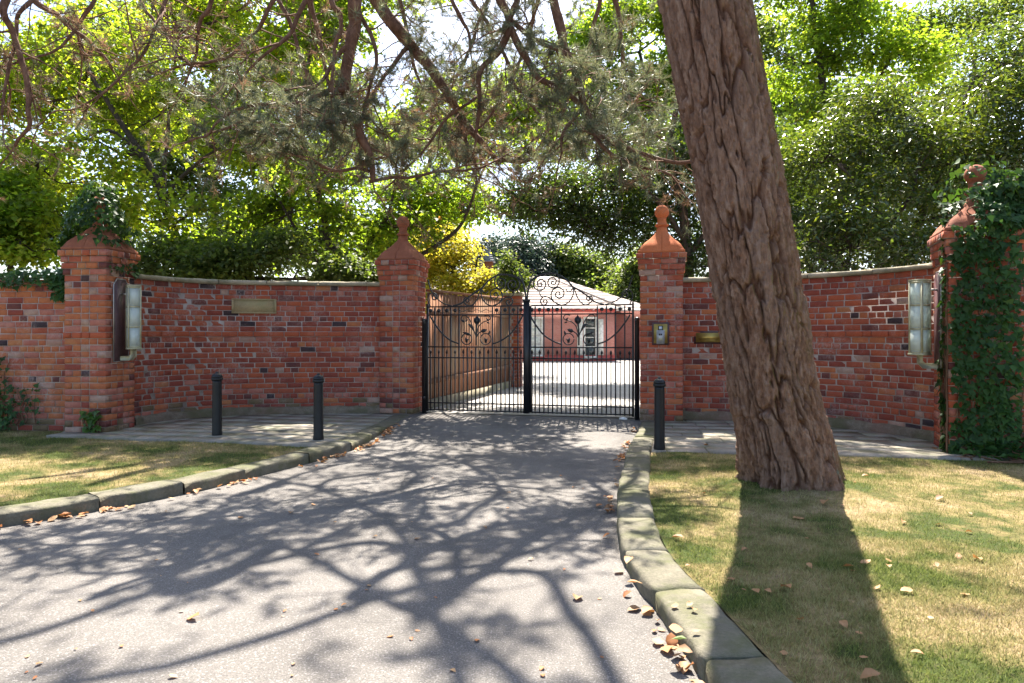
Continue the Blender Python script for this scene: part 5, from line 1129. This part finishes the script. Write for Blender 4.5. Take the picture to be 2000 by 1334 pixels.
for px, py, lb, sz, gr in [(1560, 1012, 'curled tan leaf lying in the trunk shadow, largest on the shaded grass', .12, 0), (1612, 982, 'pale dry leaf just in front of the pine base', .10, 0), (1700, 1322, 'orange-brown leaf on the grass at the bottom edge of the picture', .08, 0), (1128, 1170, 'dry brown leaf alone on the asphalt near the right kerb bend', .085, 0), (378, 1208, 'pale orange leaf alone on the sunlit asphalt at left', .085, 0), (1325, 1052, 'dry leaf standing up beside the right kerb', .08, 0), (1305, 1272, 'brown leaf in the gutter by the near right kerb', .10, 0), (1320, 1228, 'upper brown leaf in the gutter by the near right kerb', .09, 0), (1323, 1252, 'small green leaf in the gutter beside the brown leaves', .08, 1), (1336, 1273, 'brown leaf touching the near right kerb stone', .07, 0), (1908, 1092, 'tan leaf on the sunlit grass at far right', .075, 0), (1770, 1155, 'brown leaf at the right rim of the trunk shadow', .07, 0), (1655, 1108, 'small tan leaf in the middle of the trunk shadow', .07, 0), (1690, 1098, 'pinkish leaf in the middle of the trunk shadow', .07, 0), (1535, 1150, 'orange leaf in the sunlit wedge left of the trunk shadow', .08, 0), (1476, 1155, 'small brown leaf in the sunlit wedge near the kerb', .06, 0), (1228, 1097, 'yellow leaf against the bulge of the right kerb', .08, 0), (1240, 1140, 'reddish leaf below the bulge of the right kerb', .08, 0), (1835, 975, 'dry leaf on sunlit grass right of the pine base', .08, 0), (1762, 1020, 'small leaf on sunlit grass right of the trunk shadow', .06, 0), (568, 1002, 'small dark cone-like leaf on the shaded asphalt at left', .06, 0), (470, 1010, 'ochre leaf on the shaded asphalt near the left kerb', .06, 0), (612, 985, 'small upright brown leaf on the dappled asphalt', .06, 0), (815, 1052, 'tiny tan leaf on the dappled asphalt mid road', .055, 0), (1690, 930, 'leaf by the right foot of the pine', .07, 0)]:
    fallen(px, py, lb, 'single fallen leaves', sz, gr)
for k in range(34): fallen(random.uniform(1300, 1960), random.uniform(905, 1320), 'small dry leaf scattered on the right lawn', 'leaves scattered on the right lawn', random.uniform(.03, .055))
for k in range(16): fallen(random.uniform(1330, 1830), random.uniform(845, 884), 'small dry leaf on the right-hand pavement', 'leaves on the right pavement', random.uniform(.05, .08))
VV = []; FF = []; n0 = 0
def drift(path, side, s0, s1, cnt):
    global n0
    cl = [rng.uniform(s0, s1) for _ in range(max(3, cnt//9))]
    for k in range(cnt):
        s = np.clip((cl[rng.integers(len(cl))]+rng.normal(0, .14)) if rng.random() < .75 else rng.uniform(s0, s1), s0, s1); p = path.at(s); t = path.tan(s, .15); nn = np.array([t[1], -t[0]])*side; q = p-nn*(.03+abs(rng.normal(0, .05)))
        V, F = CURL[rng.integers(6)]; sc = rng.uniform(.04, .085); M = np.array(Matrix.Translation((q[0], q[1], float(road_z(q[1]))+.004+rng.uniform(0, .015)))@Matrix.Rotation(rng.uniform(0, 6.28), 4, 'Z')@Matrix.Rotation(rng.normal(0, .35), 4, 'X')@Matrix.Scale(sc, 4)); VV.append(xf(V, M)); FF.append(F+n0); n0 += len(V)
drift(PL, 1, 1.0, 8.0, 190); drift(PR, -1, .6, 8.4, 70)
for k in range(60):
    g = ground(rng.uniform(40, 1180), rng.uniform(880, 1325), -.1)
    if not (edge_x(BL, g[1])+KW+.05 < g[0] < edge_x(BR, g[1])-KW-.05): continue
    V, F = CURL[rng.integers(6)]; M = np.array(Matrix.Translation((g[0], g[1], float(road_z(g[1]))+.005))@Matrix.Rotation(rng.uniform(0, 6.28), 4, 'Z')@Matrix.Scale(rng.uniform(.015, .04), 4)); VV.append(xf(V, M)); FF.append(F+n0); n0 += len(V)
tag(link('leaf_litter', mesh_np('leaf_litter', np.concatenate(VV), np.concatenate(FF), [L_FALL])), 'drifts and scraps of orange-brown fallen leaves along both kerbs and over the asphalt', 'leaf litter', kind='stuff')
print('objects', len(bpy.data.objects), 'tris', sum(len(m.loop_triangles) if m.loop_triangles else sum(1 for _ in m.polygons)*1.5 for m in bpy.data.meshes))
